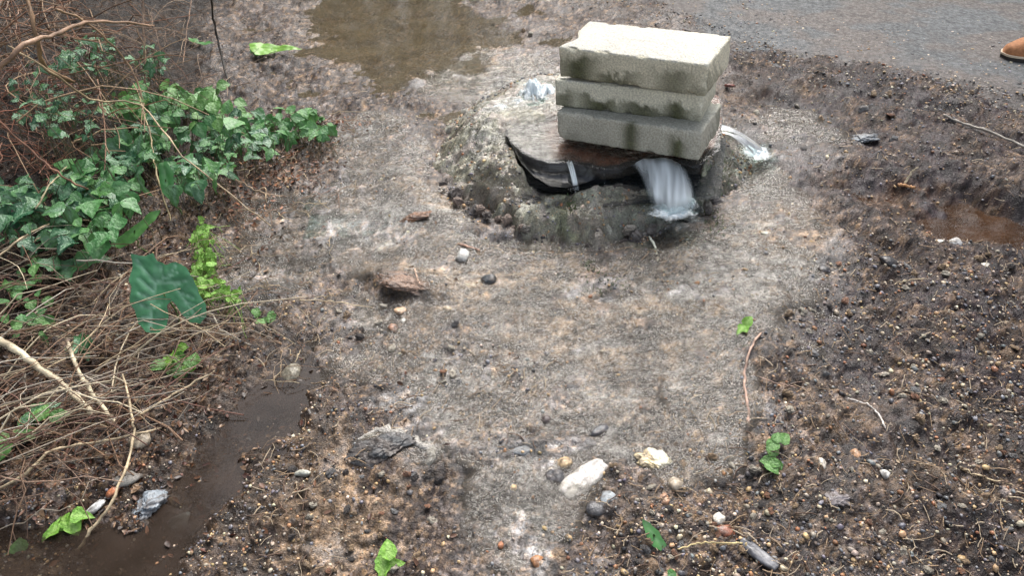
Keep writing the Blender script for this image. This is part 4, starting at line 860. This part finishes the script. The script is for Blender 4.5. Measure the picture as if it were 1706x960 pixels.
# ------------------------------------------------------------------ leaves
def leaf_mat(name, c1, c2, vein, rough=.32):
    m, nt, b = new_mat(name); a = N(nt, 'ShaderNodeVertexColor', layer_name='Col')
    oi = N(nt, 'ShaderNodeObjectInfo'); mx = N(nt, 'ShaderNodeMix', data_type='RGBA'); mx.inputs[6].default_value = (*c1, 1); mx.inputs[7].default_value = (*c2, 1); nt.links.new(oi.outputs['Random'], mx.inputs[0])
    mv = N(nt, 'ShaderNodeMix', data_type='RGBA'); nt.links.new(mx.outputs[2], mv.inputs[6]); mv.inputs[7].default_value = (*vein, 1); nt.links.new(a.outputs[0], mv.inputs[0])
    no = noise_node(nt, 5, 4); f = maprange(nt, no.outputs[0], .3, .7, .72, 1.22); nt.links.new(mulcol(nt, mv.outputs[2], f), b.inputs['Base Color'])
    b.inputs['Roughness'].default_value = rough; b.inputs['Specular IOR Level'].default_value = .5
    tl = N(nt, 'ShaderNodeBsdfTranslucent'); nt.links.new(mulcol(nt, mv.outputs[2], f), tl.inputs[0]); ms = N(nt, 'ShaderNodeMixShader'); ms.inputs[0].default_value = .22
    nt.links.new(b.outputs[0], ms.inputs[1]); nt.links.new(tl.outputs[0], ms.inputs[2]); nt.links.new(ms.outputs[0], nt.nodes['Material Output'].inputs[0])
    bump(nt, no.outputs[0], b, .006); return m
M_IVY = leaf_mat('ivy_leaf', (.026, .105, .050), (.105, .245, .085), (.15, .27, .16), .22)
M_GREEN = leaf_mat('fresh_leaf', (.075, .20, .045), (.12, .27, .06), (.2, .36, .13), .4)
M_MID = leaf_mat('nettle_leaf', (.05, .18, .05), (.13, .31, .085), (.14, .28, .12), .4)
M_LIME = leaf_mat('weed_leaf', (.14, .34, .035), (.22, .44, .06), (.3, .5, .12), .45)
M_ARUM = leaf_mat('arum_leaf', (.065, .20, .10), (.065, .20, .10), (.20, .38, .26), .24)
def leaf_mesh(name, prof, fold=.18, curl=.25, wav=.04, seed=0):
    """prof: list of (y, half width); a spine, a mid column each side and the edge"""
    r = random.Random(seed); V = []; C = []; n_ = len(prof); cols = (-1, -.5, 0, .5, 1)
    for (y, w_) in prof:
        for c in cols:
            back = .10 * abs(c) * w_; V.append((c * w_, y + back * 0.6, fold * abs(c) * w_ - curl * (y - .4) ** 2 - .2 * curl * (c * w_) ** 2 + (r.uniform(-1, 1) * wav if abs(c) == 1 else 0))); C.append((1, 1, 1) if c == 0 else (0, 0, 0) if abs(c) == 1 else (.15, .15, .15))
    F = [(i * 5 + j, i * 5 + j + 1, i * 5 + 6 + j, i * 5 + 5 + j) for i in range(n_ - 1) for j in range(4)]
    me = mesh_np(name, np.array(V), np.array(F)); set_col(me, 'Col', np.array(C)); return me
IVYP = [[(-.10, .12), (-.02, .34), (.16, .50), (.30, .30), (.48, .32), (.66, .17), (.92, .015)], [(-.12, .10), (.0, .42), (.12, .58), (.34, .26), (.55, .24), (1.0, .01)], [(-.08, .2), (.05, .40), (.25, .44), (.45, .24), (.7, .18), (1.0, .01)]]
OVAL = [[(0, .02), (.12, .30), (.35, .42), (.6, .34), (.82, .17), (1.0, .01)], [(0, .05), (.10, .34), (.3, .46), (.55, .40), (.8, .2), (1.0, .01)]]
def protos(name, profs, mat, k=3, **kw):
    out = []
    for i, p in enumerate(profs):
        for j in range(k):
            me = leaf_mesh(name, [(y, w_ * random.uniform(.9, 1.1)) for y, w_ in p], seed=i * 7 + j, curl=random.uniform(.1, .5), **kw); me.materials.append(mat); out.append(me)
    return out
P_IVY = protos('leaf', IVYP, M_IVY); P_MIDIVY = protos('leaf', IVYP, M_MID); P_GREEN = protos('leaf', OVAL, M_GREEN); P_MIDO = protos('leaf', OVAL, M_MID); P_LIME = protos('leaf', OVAL + IVYP[2:], M_LIME, 2, wav=.08)
def plant(name, label, cat, spots, protos_, n_, size, h=(.02, .12), tilt=.45, mat_stem=(.10, .09, .05), group=None):
    """spots: (px, py, sx, sy, weight) soft ellipses in which the leaves stand"""
    ws = [s[4] for s in spots]; big = max(spots, key=lambda s: s[4]); b0 = on_ground(big[0], big[1]); root = empty(name, tuple(b0)); tag(root, label, cat, group); stems = []
    inv = Matrix.Translation(-Vector(b0))
    for k in range(n_):
        px, py, sx, sy, _ = random.choices(spots, ws)[0]; a_ = random.uniform(0, 6.28); q = math.sqrt(random.random()); hh = random.uniform(*h)
        p = on_ground(px + sx * q * math.cos(a_), py + sy * q * math.sin(a_), hh); s = random.uniform(*size)
        o = bpy.data.objects.new('leaf', random.choice(protos_)); COL.objects.link(o); o.parent = root
        yaw = random.uniform(0, 6.28) if random.random() < .4 else random.gauss(math.pi, .9)
        R = Matrix.Rotation(random.gauss(.35, .3), 4, 'X') @ Matrix.Rotation(random.gauss(0, tilt * .6), 4, 'Y') @ Matrix.Rotation(yaw, 4, 'Z') @ Matrix.Rotation(random.gauss(-.25, tilt), 4, 'X')
        o.matrix_local = Matrix.Translation(Vector(p) - Vector(b0)) @ R @ Matrix.Diagonal((s * random.uniform(.85, 1.15), s, s, 1)) @ Matrix.Scale(random.choice((.55, .75, .9, 1, 1.1, 1.2)), 4)
        if random.random() < .8:
            g = p.copy(); g[2] = float(H_low(p[0], p[1])); g[:2] += np.array([random.gauss(0, .03), random.gauss(0, .03)]); stems.append(wobble(g - b0, p - b0, 5, .15, 0, .002))
    if stems:
        V, F, ow = tubes(stems, [.0011] * len(stems), 4); me = mesh_np('stem', V, F); set_col(me, 'Col', np.repeat([mat_stem], len(V), 0)); st = obj('stems', me, M_STEM, root); st['kind'] = 'stuff'
    return root
plant('ivy_plant', 'dark blue green ivy spreading by the left edge above the dead stems', 'ivy', [(70, 370, 90, 45, 3), (150, 320, 60, 40, 2), (30, 330, 50, 30, 1), (190, 270, 50, 40, 1.5)], P_IVY, 210, (.038, .066), (.02, .16))
plant('ivy_plant', 'glossy ivy mat in the middle of the green patch', 'ivy', [(310, 240, 90, 50, 3), (400, 225, 60, 40, 2), (230, 230, 50, 40, 2), (330, 290, 60, 22, 1.5)], P_IVY + P_MIDIVY, 210, (.035, .06), (.02, .14))
plant('nettle_plant', 'bright green round leaved weed on top of the green patch', 'weed', [(265, 165, 55, 26, 3), (320, 160, 50, 26, 3), (365, 190, 45, 25, 2), (210, 170, 30, 20, 1)], P_GREEN + P_MIDO, 120, (.04, .062), (.07, .18), .35)
plant('ivy_plant', 'mid green leafy tip of the patch reaching toward the mud', 'ivy', [(490, 205, 50, 28, 3), (440, 215, 50, 40, 2), (520, 215, 30, 15, 1)], P_MIDO + P_MIDIVY, 100, (.032, .055), (.02, .10))
plant('ivy_plant', 'mid green leaves standing over the dark ivy at the left', 'ivy', [(165, 345, 45, 50, 2), (140, 300, 40, 40, 2), (190, 315, 30, 40, 1)], P_MIDIVY + P_MIDO, 85, (.04, .065), (.10, .18))
plant('ivy_plant', 'faded grey green leaves behind the bramble canes', 'ivy', [(150, 90, 50, 35, 3), (120, 190, 50, 40, 2), (60, 160, 50, 60, 2), (250, 105, 30, 30, 1)], P_IVY, 200, (.022, .042), (.05, .34))
plant('seedling', 'small green leaves growing through the dead stems', 'weed', [(40, 480, 45, 40, 2), (60, 540, 40, 30, 2), (20, 510, 30, 30, 1), (55, 440, 30, 20, 1)], P_MIDO + P_GREEN, 44, (.018, .038), (.03, .09))
plant('weed', 'lime green frilly weed beside the big arrow shaped leaf', 'weed', [(335, 400, 18, 26, 2), (340, 440, 20, 24, 3), (350, 480, 30, 18, 3), (385, 490, 22, 10, 2), (340, 375, 10, 12, 1)], P_LIME, 190, (.015, .025), (.02, .08), .5, (.2, .3, .08))
# tongue shaped and arrow shaped leaves
def pix_leaf(name, outline, label, cat, mat, h=.05, tiltdeg=35, midrib=None, bulge=.006, root_pt=None, seed=0, name_part='leaf'):
    P = np.array(outline, float); c = P.mean(0); p0 = on_ground(c[0], c[1], h); s = depth_of(p0) / FPX; Q = (P - c) * s; Q[:, 1] *= -1
    D = []
    for i in range(len(Q)):
        a_, b_ = Q[i], Q[(i + 1) % len(Q)]; k = max(1, int(np.linalg.norm(b_ - a_) / .006))
        for j in range(k): D.append(a_ + (b_ - a_) * j / k)
    D = np.array(D); D += .0022 * np.stack([fbm(D[:, 0], D[:, 1], 70, 2, 5), fbm(D[:, 0], D[:, 1], 70, 2, 9)], -1); D += .0004 * np.array([[random.gauss(0, 1), random.gauss(0, 1)] for _ in D]); st = .006; lo, hi = D.min(0), D.max(0); gx, gy = np.meshgrid(np.arange(lo[0], hi[0], st), np.arange(lo[1], hi[1], st)); m = poly_mask([tuple(d) for d in D], gx, gy) > st * .4
    I = np.stack([gx[m], gy[m]], -1); nd = len(D); v, e, f, *_ = delaunay_2d_cdt([Vector(q) for q in np.concatenate([D, I])], [(i, (i + 1) % nd) for i in range(nd)], [], 1, 1e-7)
    vv = np.array([q[:] for q in v]); ed = np.clip(poly_mask([tuple(d) for d in D], vv[:, 0], vv[:, 1]), 0, .03)
    vein = np.zeros(len(vv)); dist = np.full(len(vv), 9.)
    for seg in midrib or []:
        a_ = (np.array(seg[0]) - c) * s * [1, -1]; b_ = (np.array(seg[1]) - c) * s * [1, -1]; ab = b_ - a_; t = np.clip(((vv - a_) @ ab) / (ab @ ab), 0, 1); dist = np.minimum(dist, np.hypot(*(vv - a_ - t[:, None] * ab).T))
    z = -bulge * np.exp(-(dist / .005) ** 2) * .5 + bulge * .25 * np.sqrt(ed / .03) + .016 * fbm(vv[:, 0], vv[:, 1], 14, 2, seed) + .004 * fbm(vv[:, 0], vv[:, 1], 60, 2, seed + 1)
    me = bpy.data.meshes.new(name_part); me.from_pydata(np.c_[vv, z].tolist(), [], [tuple(t) for t in f]); me.polygons.foreach_set('use_smooth', np.ones(len(me.polygons), bool)); me.update()
    g = np.exp(-(dist / .0022) ** 2); set_col(me, 'Col', np.repeat(g[:, None], 3, 1))
    root = empty(name, tuple(p0)); tag(root, label, cat); o = obj(name_part, me, mat, root); o.rotation_euler = (math.radians(tiltdeg), 0, 0)
    g0 = np.array([0, .02, -h - .01]); V, F, _ = tubes([wobble(g0, np.array([0, 0, 0.]), 6, .1)], [.0022], 6); ms = mesh_np('stem', V, F); set_col(ms, 'Col', np.repeat([[.12, .2, .07]], len(V), 0)); obj('stem', ms, M_STEM, root)
pix_leaf('arum_plant', [(213, 418), (232, 422), (250, 418), (258, 432), (272, 440), (290, 436), (308, 446), (322, 466), (333, 492), (346, 514), (347, 532), (336, 544), (318, 541), (304, 526), (296, 512), (286, 503), (279, 510), (281, 530), (277, 548), (266, 558), (248, 554), (232, 538), (226, 518), (217, 500), (219, 480), (211, 462), (216, 440)],
         'big glossy dark arrow shaped leaf above the dead stems', 'arum', M_ARUM, .12, 38, [((256, 470), (252, 545)), ((256, 470), (222, 430)), ((256, 470), (295, 455)), ((285, 470), (332, 535)), ((256, 470), (300, 472)), ((255, 500), (232, 488)), ((300, 490), (322, 500)), ((254, 485), (228, 462)), ((253, 515), (234, 508)), ((253, 515), (268, 506)), ((253, 530), (240, 530)), ((310, 508), (326, 512)), ((318, 518), (312, 530)), ((270, 468), (264, 442)), ((280, 462), (290, 442)), ((290, 478), (314, 470))], seed=3)
pix_leaf('dock_plant', [(186, 398), (205, 385), (225, 370), (246, 352), (266, 348), (258, 366), (238, 384), (222, 402), (200, 412), (188, 408)], 'long light green tongue leaf at the lower edge of the ivy', 'dock', M_MID, .09, 40, [((190, 405), (262, 351))], .006)
pix_leaf('dock_plant', [(262, 268), (275, 262), (286, 285), (288, 315), (280, 330), (268, 318), (262, 295)], 'upright dull green tongue leaf in the middle of the ivy', 'dock', M_MID, .14, 45, [((268, 265), (280, 325))], .006)
pix_leaf('dead_leaf_frond', [(412, 66), (430, 62), (455, 70), (480, 78), (506, 90), (490, 92), (462, 90), (448, 96), (430, 100), (418, 84)], 'pointed yellow green leaf floating on the dark mud behind the ivy', 'leaf', M_LIME, .03, 15, [((415, 75), (504, 90))], .006)
pix_leaf('fallen_leaf', [(413, 75), (424, 78), (436, 98), (430, 102), (418, 92)], 'grey green leaf half under the pointed yellow green leaf', 'leaf', M_MID, .02, 10, [], .003)
pix_leaf('fallen_leaf', [(310, 56), (326, 60), (332, 70), (350, 74), (360, 82), (345, 82), (330, 76), (316, 68)], 'small pale leaf left of the thin black stem', 'leaf', M_MID, .02, 10, [], .003)
def sprig(px, py, n_, sizepx, protos_, label, spread, h=(.003, .02), cat='leaf', name='fallen_leaf'):
    p = on_ground(px, py); s = depth_of(p) / FPX * sizepx; root = empty(name, tuple(p)); tag(root, label, cat)
    for k in range(n_):
        q = on_ground(px + random.gauss(0, spread), py + random.gauss(0, spread * .6), random.uniform(*h)); o = bpy.data.objects.new('leaf', random.choice(protos_)); COL.objects.link(o); o.parent = root
        o.matrix_local = Matrix.Translation(Vector(q - p)) @ Matrix.Rotation(random.gauss(.25, .2), 4, 'X') @ Matrix.Rotation(random.gauss(0, .3), 4, 'Y') @ Matrix.Rotation(random.uniform(0, 6.28), 4, 'Z') @ Matrix.Diagonal((s * random.uniform(.8, 1.2),) * 3 + (1,))
    return root
sprig(305, 602, 9, 34, P_GREEN + P_LIME, 'flat green rosette lying at the near edge of the stems', 20, (.01, .03), 'weed', 'seedling')
sprig(100, 878, 6, 34, P_LIME, 'bright green leaf cluster in the muddy corner', 18)
sprig(30, 918, 3, 36, P_MIDO, 'dull green leaf under murky water in the corner', 8, (-.002, .006))
sprig(438, 530, 6, 17, P_GREEN, 'tiny pale green leaf scrap on the mud below the lime weed', 9)
sprig(1242, 541, 3, 22, P_LIME, 'single yellow green leaf floating on the running water', 4, (.006, .012))
sprig(1296, 742, 3, 24, P_GREEN, 'small green leaf above the bright green sprig', 5)
sprig(1290, 766, 5, 26, P_GREEN, 'bright green three leaved sprig on the dark soil', 7, (.008, .02), 'weed', 'seedling')
sprig(640, 940, 4, 34, P_LIME, 'bright green leaf at the bottom edge in the sandy grit', 6)
sprig(1112, 958, 2, 28, P_MIDO, 'green leaf cut off by the bottom edge', 4)
sprig(45, 715, 8, 32, P_GREEN, 'green leaves under the crossing dead stems', 18, (.02, .05), 'weed', 'seedling')
sprig(140, 580, 5, 34, P_IVY, 'two dark ivy leaves low among the dead stems', 10, (.02, .05), 'ivy', 'seedling')
sprig(108, 450, 4, 44, P_IVY, 'dark ivy leaf alone above the stem mat', 8, (.03, .06), 'ivy', 'seedling')
sprig(60, 690, 4, 34, P_IVY, 'dark bluish leaves at the left below the thick stem', 10, (.02, .04), 'ivy', 'seedling')
pix_leaf('fallen_leaf', [(1072, 875), (1086, 880), (1098, 895), (1108, 918), (1098, 926), (1082, 916), (1074, 898)], 'pointed green ivy leaf near the bottom edge', 'leaf', M_MID, .012, 30, [((1074, 877), (1102, 922))], .003)

# ------------------------------------------------------------------ the shoe at the road edge
def shoe():
    tip = G(1668, 92, .01); root = empty('shoe', (tip[0], tip[1], .006), (0, 0, math.radians(-8))); tag(root, 'tan suede shoe toe pointing in from the edge onto the asphalt', 'shoe')
    Lh = .29; ns, na = 44, 26; V = []
    for i in range(ns):
        t = i / (ns - 1); x = Lh * t
        w_ = .052 * math.sqrt(max(0, 1 - (1 - min(t / .28, 1)) ** 2)) * (1 - .22 * sstep(.3, .6, t) + .0 * t) * (1 if t < .9 else math.sqrt(max(.0, 1 - ((t - .9) / .1) ** 2 * .9)))
        hgt = .030 + .030 * sstep(.02, .30, t) + .055 * sstep(.35, .62, t); hgt *= math.sqrt(min(1, t / .05 + .05))
        for k in range(na):
            a_ = 2 * math.pi * k / na; sx = math.cos(a_); sz = math.sin(a_); e = 1.0 if sz > 0 else .35
            V.append((x, w_ * math.copysign(abs(sx) ** .8, sx), .018 + (hgt * abs(sz) ** .9 if sz > 0 else -.006 * abs(sz))))
    i = np.arange(ns * na).reshape(ns, na); F = np.stack([i[:-1], np.roll(i, -1, 1)[:-1], np.roll(i, -1, 1)[1:], i[1:]], -1).reshape(-1, 4)
    me = mesh_np('upper', np.array(V), F); bm = bmesh.new(); bm.from_mesh(me); bmesh.ops.holes_fill(bm, edges=bm.edges); bm.to_mesh(me); bm.free(); obj('upper', me, flat_mat('tan_suede', (.34, .15, .065), .8, 90, .3, .001), root)
    def outline(g):
        pts = []
        for t in np.linspace(0, 1, 24):
            w_ = (.052 + g) * math.sqrt(max(0, 1 - (1 - min(t / .28, 1)) ** 2)) * (1 - .22 * float(sstep(.3, .6, t))) * (1 if t < .9 else math.sqrt(max(0, 1 - ((t - .9) / .1) ** 2))); pts.append((t * (Lh + 2 * g) - g, w_))
        return pts + [(x, -y) for x, y in pts[-2:0:-1]]
    def slab(name, g, z0, z1, mat):
        o_ = outline(g); k = len(o_); VV = [(x, y, z0) for x, y in o_] + [(x, y, z1) for x, y in o_]; FF = [tuple(range(k))[::-1], tuple(range(k, 2 * k))] + [(i, (i + 1) % k, (i + 1) % k + k, i + k) for i in range(k)]
        me = bpy.data.meshes.new(name); me.from_pydata(VV, [], FF); obj(name, me, mat, root)
    slab('sole', .004, .0, .012, flat_mat('dark_rubber', (.03, .025, .022), .6, 60, .2)); slab('welt', .006, .012, .019, flat_mat('cream_welt', (.55, .45, .33), .6, 60, .15))
    for j in range(4):
        x = .125 + .022 * j; z = .018 + .030 + .030 + .055 * float(sstep(.35, .62, x / Lh)) + .001; V2, F2, _ = tubes([np.array([(x, -.022, z - .006), (x, -.01, z), (x + .003, .01, z), (x, .022, z - .006)])], [.0022], 6); obj('lace', mesh_np('lace', V2, F2), bpy.data.materials.get('cream_welt'), root)
shoe()

# ------------------------------------------------------------------ unseen wood mirrored in the puddle, its heights shaped to block sky light
def woodland():
    n_ = 42000; ang = RNG.uniform(-2.3, 2.2, n_); near = sstep(.1, 1.0, -ang - .15)
    d = 9.5 - 4.8 * near + (5 - 2 * near) * RNG.uniform(0, 1, n_) + 1.2 * fbm(ang * 3, ang, 1, 3, 900); x = np.sin(ang) * d; y = .5 + np.cos(ang) * d
    hgt = 5.2 + 7 * near + 4 * sstep(.35, .7, ang) + 2.0 * fbm(ang * 5, ang, 1, 3, 905); z = hgt * RNG.uniform(0, 1, n_) ** .8  # raised at left and right to cut sky reflections in the water
    s_ = RNG.uniform(.14, .36, n_); base = np.array([[-.5, -.3, 0], [.5, -.35, .1], [.1, .6, 0]]); R = rot_mats(RNG.uniform(0, 6.28, (n_, 3)))
    V = np.einsum('nij,nvj->nvi', R, base[None] * s_[:, None, None]) + np.stack([x, y, z], -1)[:, None]
    C = np.array([(.06, .085, .03), (.09, .075, .045), (.05, .06, .03), (.11, .08, .05)])[RNG.integers(0, 4, n_)] * RNG.uniform(.6, 1.3, (n_, 1))
    me = mesh_np('woodland', V.reshape(-1, 3), np.arange(3 * n_).reshape(-1, 3), False); set_col(me, 'Col', np.repeat(C, 3, 0)); tag(obj('woodland', me, M_LITTER), 'brown and green winter wood out of view, blocking the low sky', kind='stuff')
woodland()
